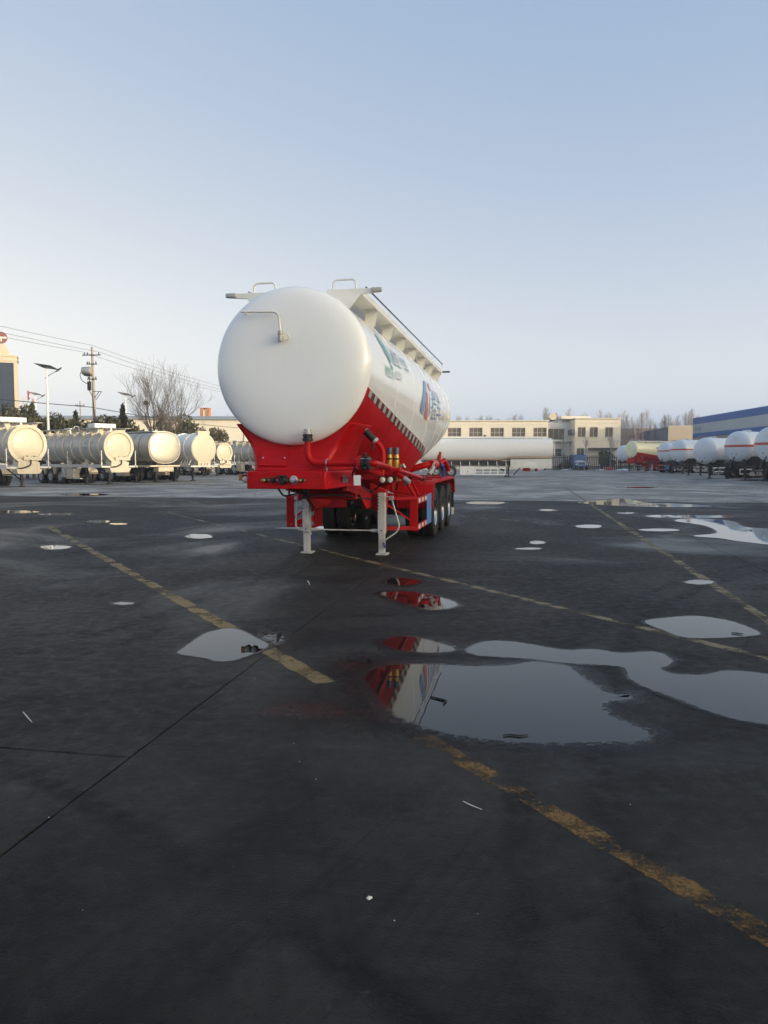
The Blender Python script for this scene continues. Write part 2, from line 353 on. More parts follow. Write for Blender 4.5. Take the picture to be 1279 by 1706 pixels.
# ------------------------------------------------------------------ ground, slabs, painted lines, puddles
YA = R(10.2)
AX = Vector((math.sin(YA), math.cos(YA), 0)); RX = Vector((math.cos(YA), -math.sin(YA), 0))
ground = tag(MB().add([(-1500,-800,-.012),(1500,-800,-.012),(1500,3000,-.012),(-1500,3000,-.012)], [(0,1,2,3)]).build('ground', M['earth'], smooth=0, fixn=False), kind='structure')
U0, V0, SW, SL = -2.09, 3.79, 5.6, 6.8
def uv(u, v, z=0): p = RX*u + AX*v; return Vector((p.x, p.y, z))
g = .0035; c_ = .004
def slab_mesh(SL=SL):
    w, h = SW/2-g, SL/2-g; rs = random.Random(2); ring = []
    for (x0,y0),(x1,y1) in (((-w,-h),(w,-h)),((w,-h),(w,h)),((w,h),(-w,h)),((-w,h),(-w,-h))):
        for k in range(60):
            f = k/60; ch = 0 if k == 0 else max(0, rs.gauss(0,.0028)) + (rs.uniform(.004,.012) if rs.random() < .06 else 0)
            x, y = x0+(x1-x0)*f, y0+(y1-y0)*f; ring.append((x - math.copysign(ch, x) if abs(abs(x)-w) < 1e-6 else x, y - math.copysign(ch, y) if abs(abs(y)-h) < 1e-6 else y))
    mb = MB().loft([[(x,y,-.1) for x,y in ring],[(x,y,-c_) for x,y in ring],[(x*(1-c_/w),y*(1-c_/h),0) for x,y in ring]])
    return mb.build('slab', M['slab'], ground, smooth=0)
proto = slab_mesh(); slabm = proto.data; first = True
for i in range(-9, 10):
    for j in range(-3, 4):
        if i in (0, 1) and j in (-1, 0): continue        # one double slab on each of these two bays, below
        p = uv(U0 + (i+.5)*SW, V0 + (j+.5)*SL)
        ob = proto if first else put('slab', slabm, None, ground)
        first = False; ob.location = p; ob.rotation_euler = (0, 0, -YA)
for i in (0, 1):
    ob = slab_mesh(2*SL) if i == 0 else put('slab', dbl.data, None, ground)
    dbl = ob; ob.location = uv(U0 + (i+.5)*SW, V0); ob.rotation_euler = (0, 0, -YA)
ap = V0 + 4*SL
q = [uv(-160, ap+.01), uv(120, ap+.01), uv(120, 150), uv(-160, 150)]
tag(MB().add([(p.x, p.y, -.002) for p in q], [(0,1,2,3)]).build('concrete_apron', M['apron'], smooth=0, fixn=False), kind='structure')

def strip(name, a, b, w, m, z=.0015, seg=24):
    a, b = Vector(a), Vector(b); d = (b-a).normalized(); s = Vector((-d.y, d.x)); vs = []; fs = []
    rnd = random.Random(hash((round(a.x*100), round(b.y*100))) & 0xffff)
    for k in range(seg+1):
        p = a.lerp(b, k/seg); ww = w*(.5 + rnd.uniform(-.03, .03))
        for f in (1.12, .86, -.86, -1.12): vs.append((p.x+s.x*ww*f, p.y+s.y*ww*f, z))
        if k: fs += [(4*k-4+j, 4*k-3+j, 4*k+1+j, 4*k+j) for j in range(3)]
    ob = MB().add(vs, fs).build(name, m, smooth=0); at_ = ob.data.attributes.new('depth', 'FLOAT', 'POINT')
    for i in range(len(vs)): at_.data[i].value = 0. if i % 4 in (0, 3) else .28
    return tag(ob, kind='structure')
strip('yellow_line', (-8.18,18.69), (-.42,5.50), .15, M['line_mid'])
strip('yellow_line', (.16,4.52), (3.2,-.75), .125, M['line_yellow'])
strip('yellow_line', (-6.85,23.95), (3.6,5.40), .115, M['line_pale'])
strip('yellow_line', (7.6,28.4), (3.2,3.9), .125, M['line_pale'])
strip('yellow_line', (7.7,28.9), (10.4,44), .14, M['line_pale'], z=.0025)
strip('yellow_line', (-8.6,27.2), (-4.5,33), .11, M['line_pale'], z=.002)
strip('yellow_line', (-4.5,33), (-1.0,24.6), .11, M['line_pale'], z=.0028)
strip('yellow_line', (2.1,22.2), (7.6,15.4), .11, M['line_pale'])
strip('yellow_line', (1.8,26.2), (9.2,19.2), .09, M['line_pale'], z=.002)

def smooth_closed(pts, k=5):
    n = len(pts); out = []
    for i in range(n):
        p0, p1, p2, p3 = pts[i-1], pts[i], pts[(i+1) % n], pts[(i+2) % n]
        for j in range(k):
            t = j/k; out.append(.5*((2*p1) + (p2-p0)*t + (2*p0-5*p1+4*p2-p3)*t*t + (3*p1-p0-3*p2+p3)*t**3))
    return out
pud_n = 0
def puddle(px, feather=.07, film=1.):
    global pud_n; pud_n += 1
    pts = smooth_closed([gr(x, y).to_2d() for x, y in px])
    area = sum(pts[i-1].x*pts[i].y - pts[i].x*pts[i-1].y for i in range(len(pts)))
    if area < 0: pts.reverse()
    n = len(pts); z = .0042 + .0003*(pud_n % 6) if film > .5 else .0032 + .0001*(pud_n % 6)
    nor = []
    for i in range(n):
        d = (pts[(i+1) % n] - pts[i-1]).normalized(); nor.append(Vector((d.y, -d.x)))
    rings = [[p + nn*k for p, nn in zip(pts, nor)] for k in (feather*2.4, feather*.25, -feather*.45)]
    vs = [(p.x, p.y, z) for r_ in rings for p in r_]; fs = [(k*n+i, k*n+(i+1) % n, (k+1)*n+(i+1) % n, (k+1)*n+i) for k in range(2) for i in range(n)] + [tuple(range(2*n, 3*n))]
    me = bpy.data.meshes.new('puddle'); me.from_pydata(vs, [], fs); me.materials.append(M['water'])
    a = me.attributes.new('depth', 'FLOAT', 'POINT')
    for i in range(3*n): a.data[i].value = (0., .48*film, film)[i//n]
    bm = bmesh.new(); bm.from_mesh(me); bmesh.ops.triangulate(bm, faces=[f for f in bm.faces if len(f.verts) > 4]); bm.to_mesh(me); bm.free()
    ob = bpy.data.objects.new('puddle', me); C.objects.link(ob); tag(ob, kind='structure')
def ell(cx, cy, rx, ry, n=12, seed=0):
    rnd = random.Random(seed + int(cx)); return [(cx + rx*math.cos(2*math.pi*k/n)*rnd.uniform(.85,1.1), cy + ry*math.sin(2*math.pi*k/n)*rnd.uniform(.8,1.15)) for k in range(n)]
puddle([(298,1088),(318,1072),(345,1055),(380,1048),(402,1052),(425,1063),(446,1075),(433,1085),(410,1094),(385,1101),(362,1102),(340,1096),(318,1093)], feather=.03)
puddle([(635,989),(665,986),(700,989),(735,996),(760,1007),(745,1014),(715,1016),(690,1010),(660,1000)])
puddle([(640,1072),(660,1063),(690,1063),(725,1071),(756,1082),(735,1087),(700,1087),(665,1083)])
puddle([(612,1128),(640,1112),(680,1108),(740,1110),(800,1112),(850,1110),(890,1104),(920,1104),(945,1112),(965,1128),(990,1145),(1015,1158),(1050,1160),(1035,1166),(1008,1169),(1000,1179),(1015,1195),(1050,1210),(1075,1222),(1060,1234),(1000,1236),(930,1237),(860,1236),(800,1230),(750,1222),(705,1210),(660,1190),(630,1160)], feather=.10)
puddle([(778,1083),(805,1071),(850,1070),(890,1076),(940,1084),(990,1083),(1030,1089),(1065,1088),(1095,1088),(1118,1100),(1110,1110),(1098,1114),(1120,1124),(1170,1126),(1210,1119),(1260,1122),(1330,1135),(1370,1180),(1330,1212),(1279,1207),(1230,1200),(1180,1185),(1130,1165),(1075,1145),(1050,1130),(1040,1113),(1000,1108),(940,1105),(880,1098),(820,1094),(790,1091)], feather=.04)
puddle([(1075,1036),(1110,1030),(1160,1027),(1210,1034),(1245,1045),(1265,1056),(1245,1060),(1190,1063),(1140,1062),(1105,1050)], feather=.03)
puddle([(1125,868),(1150,864),(1215,868),(1240,878),(1290,882),(1340,892),(1310,908),(1240,903),(1200,897),(1155,893),(1195,888),(1175,876)])
puddle([(965,838),(1000,834),(1040,831),(1080,838),(1120,839),(1185,843),(1130,845),(1040,843)], feather=.15)
for e in ((520,1186,92,17),(660,1150,75,50),(600,1110,40,12),(455,1065,32,12),(690,1198,70,16)): puddle(ell(*e, seed=3), feather=.16, film=.50)
for i, e in enumerate([(332,894,22,4),(164,869,19,2.4),(92,912,25,3.6),(20,853,40,2.4),(92,857,26,1.6),(198,873,14,1.4),(515,879,34,2.6),(670,970,29,5.5),(1165,970.5,23,3.5),
        (1097,883,34,2.2),(981,877,22,3),(1100,860,22,2),(1168,861,58,2.4),(810,838,32,2.4),(912,850,14,1.4),(1042,855,12,1.4),(895,904,12,2.6),(880,914.5,22,1.6),(140,824,38,1.8),(1060,812,30,1.2),(205,1006,14,2),(1260,800,30,1.2)]):
    puddle(ell(*e, seed=i), feather=.05 if e[1] > 860 else .12)
# ------------------------------------------------------------------ wheels
def tyre_prof():
    p = [(.29,-.105),(.32,-.13),(.40,-.142),(.47,-.138),(.51,-.12)]
    for h in (-.075,-.025,.025,.075): p += [(.522,h-.022),(.522,h-.007),(.508,h-.005),(.508,h+.005),(.522,h+.007),(.522,h+.022)]
    return p + [(.51,.12),(.47,.138),(.40,.142),(.32,.13),(.29,.105),(.28,0),(.29,-.105)]
def bg_tyre_prof(): return [(.29,-.105),(.33,-.135),(.45,-.142),(.51,-.12),(.522,-.08),(.522,.08),(.51,.12),(.45,.142),(.33,.135),(.29,.105),(.28,0),(.29,-.105)]
RIM = [(.0,-.08),(.285,-.08),(.298,.11),(.285,.122),(.268,.112),(.255,.05),(.235,-.005),(.19,-.03),(.16,-.02),(.145,0),(.125,.012),(.115,.07),(.09,.085),(.0,.09)]
_t = MB().lathe(tyre_prof(), n=48, caps=False).build('tyre', M['tyre'], smooth=30); TYRE = _t.data; bpy.data.objects.remove(_t)
_mb = MB().lathe(RIM, n=40)
for k in range(10):
    a = 2*math.pi*k/10; _mb.tube([(-.03,.175*math.cos(a),.175*math.sin(a)),(.0,.175*math.cos(a),.175*math.sin(a))], .014, 6)
_t = _mb.build('rim', M['chrome'], smooth=30); RIMM = _t.data; bpy.data.objects.remove(_t)
_t = MB().lathe(bg_tyre_prof(), n=24, caps=False).build('tyre', M['tyre'], smooth=40); TYRE2 = _t.data; bpy.data.objects.remove(_t)
_t = MB().lathe(RIM, n=20).build('rim', M['galv'], smooth=40); RIMM2 = _t.data; bpy.data.objects.remove(_t)
def wheel(parent, x, y, z=.522, side=1, fine=True, sc_=1.):
    w = put('wheel', TYRE if fine else TYRE2, None, parent, (x,y,z), (R(17*(y*7 % 5)),0,0 if side > 0 else math.pi), (sc_,)*3)
    put('rim', RIMM if fine else RIMM2, None, w)
    return w

# ------------------------------------------------------------------ the red and white bulk trailer
tr = thing('bulk_cement_trailer', 'large white tank trailer with red lower hopper standing on its landing legs', 'trailer', (-1.199,10.53,0), 10.7)
ZT = 3.915
KEYS = [(-.12,1.065,2.865,1.815),(2.4,1.13,2.82,1.42),(4.4,1.18,2.78,1.0),(5.3,1.205,2.76,1.02),(6.4,1.205,2.76,1.26),(8.4,1.15,2.80,1.52),(10.2,1.08,2.86,1.78)]
def tp(s):
    def lin(s):
        s = min(max(s, -.12), 10.2)
        for a, b in zip(KEYS, KEYS[1:]):
            if s <= b[0]+1e-9: t = (s-a[0])/(b[0]-a[0]); return [a[i]+(b[i]-a[i])*t for i in (1,2,3)]
    acc = [lin(s + d) for d in (-.3,-.15,0,.15,.3)]
    if s <= .2 or s >= 9.9: acc = [lin(s)]
    W, zc, zb = [sum(a[i] for a in acc)/len(acc) for i in range(3)]
    return W, zc, ZT-zc, zc-zb
def surf(s, ph, off=0.):
    W, zc, Ru, Rl = tp(s); c, sn = math.cos(ph), math.sin(ph)
    return Vector(((W+off)*sn, s, zc + ((Ru if c >= 0 else Rl)+off)*c))
def zbd(s): return 2.58 - .128*(s+.12)
def phb(s):
    W, zc, Ru, Rl = tp(s); v = (zbd(s)-zc)/(Rl if zbd(s) < zc else Ru); return math.acos(max(-1, v))
ss = [-.12,.05,.25,.5] + [.5 + .235*k for k in range(1, 41)] + [10.05,10.2]
wh = MB().loft([[surf(s, -phb(s) + 2*phb(s)*k/56) for k in range(57)] for s in ss], closed=False)
tank = wh.build('tank_shell', M['tank_white'], tr, smooth=50)
rd = [s for s in ss if phb(s) < math.pi-.02]
hop = MB().loft([[surf(s, phb(s) + (2*math.pi-2*phb(s))*k/40) for k in range(41)] for s in rd], closed=False).build('lower_hopper', M['red'], tr, smooth=50)
def dish(s0, depth, sgn):
    W, zc, Ru, Rl = tp(s0); rings = []
    for i in range(15):
        rho = math.cos(i/14*math.pi/2) if i < 14 else .0005
        y = s0 - sgn*depth*math.sqrt(max(0, 1-rho**4.2))
        rings.append([(W*rho*math.sin(2*math.pi*k/80), y, zc + (Ru if math.cos(2*math.pi*k/80) >= 0 else Rl)*rho*math.cos(2*math.pi*k/80)) for k in range(80)])
    return MB().loft(rings, True, True)
dish(-.12, .17, 1).build('front_head', M['head_white'], tr, smooth=60)
dish(10.2, .27, -1).build('rear_head', M['head_white'], tr, smooth=60)
for s in (-.105, 1.75, 3.3, 4.85, 6.4, 8.0, 9.4):
    p = min(phb(s), math.pi) if s < 8 else math.pi
    rings = []
    for ds, of in ((-.012,-.002),(-.006,.0045),(.006,.0045),(.012,-.002)):
        rings.append([surf(s+ds, -p+2*p*k/60, of) for k in range(61)])
    MB().loft(rings, closed=False).build('weld_seam', M['tank_white'], tr, smooth=60)
# reflective tape along the edge between white and red
dk = MB().loft([[surf(s, phb(s)+.006+.085*k/3, .003) for k in range(4)] for s in ss if 0 < s < 7.3], closed=False).build('tape_backing', M['tape_dark'], tr)
for k in range(22):
    s0 = .02 + k*.345
    if s0 > 7.1: break
    MB().loft([[surf(s, phb(s)+.006+.085*j/3, .006) for j in range(4)] for s in (s0, s0+.085, s0+.17)], closed=False).build('tape_square', M['tape_light'], tr)

# front saddle, coupling beam
sad = MB()
def sec(z):
    t = (z-1.47)/.48; w = .50 + .05*t + .17*max(0, t)**1.7; fy = -.33 + .24*min(1, (z-1.47)/.34)**.9
    return [(-w,fy+.05,z),(-w+.05,fy,z),(w-.05,fy,z),(w,fy+.05,z),(w+.03,.9,z),(w*.9,1.5,z),(-w*.9,1.5,z),(-w-.03,.9,z)]
sad.loft([sec(1.472+.64*k/12) for k in range(13)])
sad.build('front_saddle', M['red'], tr, smooth=40, bevel=.012)
MB().prism([(-.53,-.45),(.53,-.45),(.56,-.40),(.60,.9),(.42,1.75),(-.42,1.75),(-.60,.9),(-.56,-.40)], 'z', 1.235, 1.47).build('coupling_beam', M['red'], tr, bevel=.014)
MB().lathe([(.05,1.07),(.06,1.08),(.06,1.12),(.04,1.14),(.045,1.22),(.12,1.232)], (0,.45,0), 'z', 20).build('kingpin', M['dark_metal'], tr)
apl = MB().add([(-.44,-.255,1.535),(-.05,-.255,1.53),(-.05,-.12,1.735),(-.41,-.12,1.735),(-.44,-.305,1.545),(-.05,-.305,1.54),(-.05,-.17,1.745),(-.41,-.17,1.745)],[(3,2,1,0),(4,5,6,7),(0,1,5,4),(1,2,6,5),(2,3,7,6),(3,0,4,7)]).build('access_plate', M['red'], tr, bevel=.006)
for x in (-.385,-.085): MB().tube([(x,-.225,1.64),(x,-.25,1.647)], .011, 8).build('bolt', M['steel'], apl)
for x, r, m in ((-.28,.03,'yellow_can'),(-.175,.032,'dark_metal'),(.105,.045,'steel'),(.215,.026,'yellow_can')):
    o = MB().lathe([(r*1.3,-.452),(r*1.3,-.465),(r,-.468),(r,-.495),(r*.8,-.51),(r*.5,-.512),(.003,-.505)], (x,0,1.355), 'y', 14).build('air_coupling', M['dark_metal'] if m != 'steel' else M['steel'], tr)
    MB().lathe([(r*.62,-.511),(r*.62,-.521),(.003,-.522)], (x,0,1.355), 'y', 10).build('insert', M[m], o)
    for dx in (-1,1): MB().tube([(x+dx*r*1.75,-.452,1.355),(x+dx*r*1.75,-.47,1.355)], .01, 6).build('bolt', M['steel'], o)
so = MB().lathe([(.062,-.452),(.062,-.47),(.05,-.475),(.05,-.53),(.042,-.54),(.003,-.538)], (-.035,0,1.355), 'y', 18).build('electric_socket', M['black'], tr)
MB().bar((-.09,-.5,1.41),(.02,-.545,1.41), .09, .016).build('socket_lid', M['black'], so)

# air pipe across the front and along the right side
pts = fillet([(.27,-.36,1.90),(.27,-.36,1.575),(1.0,-.36,1.575)], .17, 8)
pp = MB().tube(pts, .043, 16).build('front_air_pipe', M['red'], tr)
MB().lathe([(.05,1.86),(.068,1.865),(.068,1.90),(.058,1.905),(.058,1.925),(.066,1.93),(.066,1.95),(.05,1.955)], (.27,-.36,0), 'z', 18).build('hose_coupling', M['black'], pp)
MB().lathe([(.05,1.952),(.056,1.957),(.056,1.985),(.048,1.99),(.048,2.02),(.003,2.025)], (.27,-.36,0), 'z', 18).build('dust_cap', M['galv'], pp)
for x in (.53,): MB().lathe([(.049,x-.008),(.06,x-.007),(.06,x+.007),(.049,x+.008)], (0,-.36,1.575), 'x', 18).build('pipe_clamp', M['steel'], pp)
MB().bar((.53,-.36,1.52),(.53,-.36,1.44), .012, .02).build('clamp_stud', M['steel'], pp)
fl = MB().lathe([(.048,.94),(.10,.945),(.10,.985),(.048,.99)], (0,-.36,1.575), 'x', 20)
fl.build('pipe_flange', M['red'], pp)
val = MB().lathe([(.06,.985),(.088,.99),(.088,1.03),(.06,1.04),(.06,1.06),(.088,1.065),(.088,1.10),(.05,1.11)], (0,-.36,1.575), 'x', 18).tube([(1.045,-.36,1.575),(1.045,-.36,1.70)], .02, 8).bar((1.045,-.36,1.69),(1.045,-.46,1.70), .03, .02).build('butterfly_valve', M['black'], tr)
for k in range(4):
    a = math.pi/4 + k*math.pi/2; MB().tube([(.93,-.36+.078*math.cos(a),1.575+.078*math.sin(a)),(1.115,-.36+.078*math.cos(a),1.575+.078*math.sin(a))], .011, 6).build('flange_bolt', M['steel'], val)
side = fillet([(1.10,-.36,1.575),(1.17,-.36,1.575),(1.12,.2,1.56),(1.10,4.55,1.265)], .1, 6)
sp = MB().tube(side, .036, 14).build('side_air_pipe', M['red'], tr)
MB().tube([(1.10,4.5,1.268),(1.10,4.66,1.258)], .055, 14).build('end_coupling', M['black'], sp)
MB().box(.90,.99,-.42,-.40,1.29,1.42).build('paper_tag', M['white'], tr)
# branch pipe from the hopper down to the side pipe
b1 = MB().tube([(.55,.75,2.28),(.80,.78,2.03)], .042, 14).build('branch_pipe', M['red'], tr)
MB().tube(fillet([(.93,.80,1.90),(1.03,.81,1.80),(1.06,.80,1.70),(1.05,.75,1.40)], .09, 6), .035, 14).build('drop_pipe', M['red'], b1)
MB().tube([(.79,.779,2.04),(.87,.79,1.96),(.95,.80,1.88)], [.05,.052,.05], 14).build('rubber_sleeve', M['black'], b1)
for p, q in (((.785,.778,2.045),(.80,.78,2.03)),((.925,.797,1.905),(.955,.801,1.875))): MB().tube([p, q], .058, 14).build('hose_clamp', M['galv'], b1)
MB().bar((.90,.80,1.86),(.91,.78,1.76), .03, .02).build('valve_lever', M['dark_metal'], b1)
MB().tube([(.93,-.30,1.57),(.95,.2,1.50),(1.0,.75,1.42)], .05, 12).build('elbow_pipe', M['red'], b1)
# two canisters on a bracket
MB().box(1.06,1.27,1.00,1.16,1.45,1.50).build('canister_bracket', M['red'], tr, bevel=.006)
for i, x in enumerate((1.105,1.205)):
    cn = MB().lathe([(.038,1.502),(.041,1.51),(.041,1.66),(.035,1.675),(.035,1.70),(.002,1.70)], (x,1.06+.01*i,0), 'z', 16).build('canister', M['yellow_can'], tr)
    MB().lathe([(.036,1.701),(.036,1.79),(.03,1.80),(.002,1.80)], (x,1.06+.01*i,0), 'z', 16).build('cap', M['cap_blue'], cn)
    MB().lathe([(.042,1.62),(.0426,1.621),(.0426,1.645),(.042,1.646)], (x,1.06+.01*i,0), 'z', 16).build('label_band', M['black'], cn)
MB().tube([(1.27,1.06,1.52),(1.31,1.06,1.55),(1.33,1.06,1.50)], .022, 8).build('gauge_tap', M['galv'], tr)
# lamp bar
MB().bar((-1.24,1.15,1.36),(1.22,1.15,1.36), .05, .07).build('lamp_bar', M['red_dusty'], tr, bevel=.006)
for x, m in ((1.0,'lamp_white'),(1.115,'lamp_white'),(-1.03,'lamp_white'),(-1.14,'lamp_white')):
    hs = MB().lathe([(.055,1.12),(.055,1.06),(.045,1.058),(.003,1.058)], (x,0,1.325), 'y', 20).build('lamp_housing', M['black'], tr)
    MB().lathe([(.043,1.06),(.043,1.045),(.03,1.035),(.002,1.03)], (x,0,1.325), 'y', 20).build('lens', M[m], hs)
for x in (1.225,-1.225): MB().box(x-.03,x+.03,1.08,1.13,1.30,1.40).build('side_marker', M['lamp_amber'], tr, bevel=.008)
vb = MB().tube([(1.17,1.1,1.44),(1.25,1.06,1.39),(1.34,1.02,1.34)], .032, 10).build('hose_tail', M['red'], tr)
MB().tube([(1.33,1.02,1.345),(1.42,.99,1.29)], [.04,.032], 10).build('hose_nozzle', M['galv'], vb)
MB().tube([(1.36,1.0,1.32),(1.34,.98,1.24)], .018, 8).build('nozzle_tap', M['dark_metal'], vb)

# understructure between saddle and axles
fr = MB()
for x in (-1,1):
    fr.prism([(1.0,1.24),(1.9,1.22),(3.4,.98),(3.4,.82),(2.4,.80),(1.9,1.05),(1.0,1.16)], 'x', x*.44-.035, x*.44+.035)
fr.box(-.47,.47,1.6,1.75,1.0,1.2)
fr.build('front_subframe', M['red_dusty'], tr, bevel=.006)
for x in (-1,1):
    cx0 = x*.665
    MB().prism([(x*.44,1.22),(x*.73,1.10),(x*.74,.78),(x*.62,.72),(x*.44,.76)], 'y', 2.84, 2.96).build('leg_bracket', M['red_dusty'], tr, bevel=.02)
    # each landing leg, its sliding tube, foot and holes
    lg = MB().box(cx0-.062,cx0+.062,2.68,2.83,.36,1.06).build('landing_leg', M['leg_grey'], tr, bevel=.008)
    MB().box(cx0-.05,cx0+.05,2.695,2.815,.03,.40).build('inner_tube', M['leg_grey'], lg, bevel=.006)
    MB().box(cx0-.09,cx0+.11,2.64,2.87,.0,.028).build('foot_plate', M['leg_grey'], lg, bevel=.006)
    for k in range(5):
        MB().tube([(cx0-.05,2.672,1.0-.055*k),(cx0-.05,2.684,1.0-.055*k)], .011, 8).build('bolt_hole', M['black'], lg)
    MB().tube([(cx0+.0,2.672,.42),(cx0+.0,2.684,.42)], .014, 8).build('bolt_hole', M['black'], lg)
MB().tube([(-.66,2.76,.41),(-.5,2.76,.41),(-.44,2.76,.41),(.44,2.76,.41),(.5,2.76,.41),(.66,2.76,.41)], [.03,.03,.013,.013,.03,.03], 12).build('cross_shaft', M['leg_grey'], tr)
MB().tube([(-1.25,2.76,.42),(-.80,2.76,.42),(-.7,2.76,.42)], [.006,.03,.028], 10).build('shaft_end', M['galv'], tr)
h1 = MB().tube(fillet([(.73,2.70,1.0),(.84,2.68,.98),(.985,2.66,.50),(.94,2.66,.40),(.75,2.66,.27),(.70,2.66,.21)], .06, 5), .013, 10).build('crank_handle', M['leg_grey'], tr)
MB().tube([(.71,2.66,.22),(.735,2.66,.12)], .017, 8).build('grip', M['blue_dark'], h1); MB().box(.80,.88,2.65,2.71,.94,1.01).build('crank_joint', M['galv'], h1, bevel=.008)
h2 = MB().tube(fillet([(-.73,2.70,.97),(-.81,2.66,.96),(-.835,2.64,.47),(-.77,2.64,.41),(-.58,2.60,.40),(-.535,2.6,.33)], .06, 5), .013, 10).build('crank_handle', M['leg_grey'], tr)
MB().tube([(-.537,2.6,.34),(-.53,2.6,.22)], .017, 8).build('grip', M['blue_dark'], h2); MB().box(-.86,-.79,2.63,2.69,.92,.98).build('crank_joint', M['galv'], h2, bevel=.008)

# side guards
for x in (-1,1):
    sg = MB().box(x*1.20-.012,x*1.20+.012,3.32,5.10,.84,.955).box(x*1.20-.012,x*1.20+.012,3.32,5.10,.375,.485)
    sg = sg.build('side_guard', M['red'], tr, bevel=.005)
    a, b = sorted((x*1.065, x*1.205)); MB().box(a,b,3.27,3.30,.36,.965).build('guard_end_plate', M['red'], sg, bevel=.006)
    MB().bar((x*.62,3.0,.945),(x*1.19,3.25,.945), .05, .05).build('guard_bar', M['red'], sg, bevel=.005)
    MB().bar((x*.62,3.05,.42),(x*1.19,3.28,.42), .05, .07).build('guard_bar', M['red_dusty'], sg, bevel=.005)
    MB().bar((x*.60,3.1,.90),(x*1.15,3.32,.50), .03, .03).build('guard_brace', M['red'], sg)
    MB().bar((x*1.03,2.9,1.28),(x*1.16,3.3,.96), .035, .035).build('guard_brace', M['red'], sg)
    for y in (3.9,4.9): MB().bar((x*.42,y,1.0),(x*1.17,y,.90), .05, .05).build('guard_bar', M['red_dusty'], sg)
    MB().box(x*.60-.01,x*.60+.01,3.0,3.5,.42,.95).build('guard_inner_plate', M['red_dusty'], sg)
    for y0 in (3.36,3.78,4.20):
        for z in (.865,.40):
            a, b = sorted((x*1.2145, x*1.2135)); MB().box(a,b,y0,y0+.21,z,z+.07).build('reflector_strip', M['white'], sg)
    a, b = sorted((x*1.222, x*1.214)); bp_ = MB().box(a,b,4.42,5.08,.385,.965).build('blue_plate', M['blue'], sg, bevel=.003)
    for y, z in ((4.5,.9),(5.0,.9),(4.5,.45),(5.0,.45),(4.8,.68)): MB().tube([(x*1.221,y,z),(x*1.228,y,z)], .014, 8).build('rivet', M['dark_metal'] if z == .68 else M['steel'], bp_)
# axles, suspension, wheels, fenders
MB().box(-.46,.46,4.9,9.6,1.0,1.24).box(-.40,.40,4.7,4.9,1.0,1.3).build('rear_subframe', M['red_dusty'], tr, bevel=.008)
for y in (6.12,7.5,8.88):
    ax = MB().bar((-1.0,y,.522),(1.0,y,.522), .15, .15).build('axle', M['dark_metal'], tr)
    for x in (-.42,.42): MB().tube([(x,y-.5,.70),(x,y-.2,.62),(x,y,.60),(x,y+.2,.62),(x,y+.5,.70)], .045, 6).box(x-.05,x+.05,y-.55,y-.47,.66,1.0).build('leaf_spring', M['dark_metal'], ax)
    for x in (-1,1): wheel(tr, x*1.058, y, side=x); wheel(tr, x*.735, y, side=-x)
prof = [(5.08,.66),(5.14,.92),(5.24,1.10),(5.40,1.185),(5.62,1.205),(7.5,1.21),(9.30,1.205),(9.50,1.17),(9.63,1.05),(9.68,.80)]
for x in (-1,1):
    rings = []
    inn = [(p[0]+.012 if i < 3 else p[0]-.012 if i > 6 else p[0], p[1]-.016) for i, p in enumerate(prof)]
    poly = prof + inn[::-1]
    fd = MB().loft([[(x*t, p[0], p[1]) for p in poly] for t in (.52, 1.235)]).build('fender', M['red'], tr, smooth=30)
    lip = [(p[0]+.045 if i < 3 else p[0]-.045 if i > 6 else p[0], p[1]-(.055 if 1 < i < 8 else .02)) for i, p in enumerate(prof)]
    poly = prof + lip[::-1]
    MB().loft([[(x*t, p[0], p[1]) for p in poly] for t in (1.235, 1.25)]).build('fender_lip', M['red'], fd, smooth=30)
    for t in (.66,.80,.94,1.08): MB().tube([(x*t, p[0]-.004, p[1]+.004) for p in prof[:5]], .008, 6).build('fender_rib', M['red'], fd)
    for y in (5.35,7.0,8.9): MB().bar((x*.45,y,1.22),(x*1.2,y,1.225), .03, .03).build('fender_stay', M['red_dusty'], fd)
    MB().box(x*1.15-.03,x*1.15+.03,5.42,5.46,1.09,1.165).build('marker_lamp', M['lamp_amber'], fd)
    a, b = sorted((x*.62, x*1.22)); mf = MB().box(a,b,9.66,9.672,.22,.80).build('mud_flap', M['black'], tr)
    a, b = sorted((x*1.14, x*1.235)); MB().box(a,b,9.64,9.655,.22,.40).build('flap_trim', M['white'], mf)
    MB().bar((x*.80,4.35,1.30),(x*.98,4.6,.92), .03, .03).build('strut', M['red'], tr)
    MB().bar((x*.95,3.7,1.42),(x*1.12,4.0,.96), .03, .03).build('strut', M['red'], tr)
# discharge manifold and hose above the rear wheels
mn = MB().tube(fillet([(.55,6.5,1.40),(.95,6.5,1.52),(1.05,7.3,1.52),(1.05,9.4,1.50)], .15, 5), .07, 14).tube([(1.02,6.55,1.50),(1.04,7.1,1.52)], .11, 16).build('discharge_pipe', M['red'], tr)
MB().tube([(1.05,7.6,1.50),(1.08,7.65,1.72)], .045, 10).tube([(1.08,7.65,1.70),(1.10,7.66,1.80)], .03, 8).build('pipe_riser', M['red'], mn)
MB().tube([(1.05,8.1,1.52),(1.12,8.2,1.62),(1.18,8.4,1.50),(1.2,8.5,1.36)], .05, 10).build('branch_elbow', M['red'], mn)
MB().tube([(1.02,6.2,1.30),(1.08,6.5,1.46)], .05, 10).bar((1.08,6.2,1.44),(1.14,6.3,1.58), .03, .03).build('lever', M['galv'], mn)
MB().tube(fillet([(1.08,7.7,1.50),(1.12,7.8,1.50),(1.14,7.9,1.38),(1.14,7.9,1.215)], .06, 5), .045, 10).build('blue_strap', M['blue_dark'], tr)
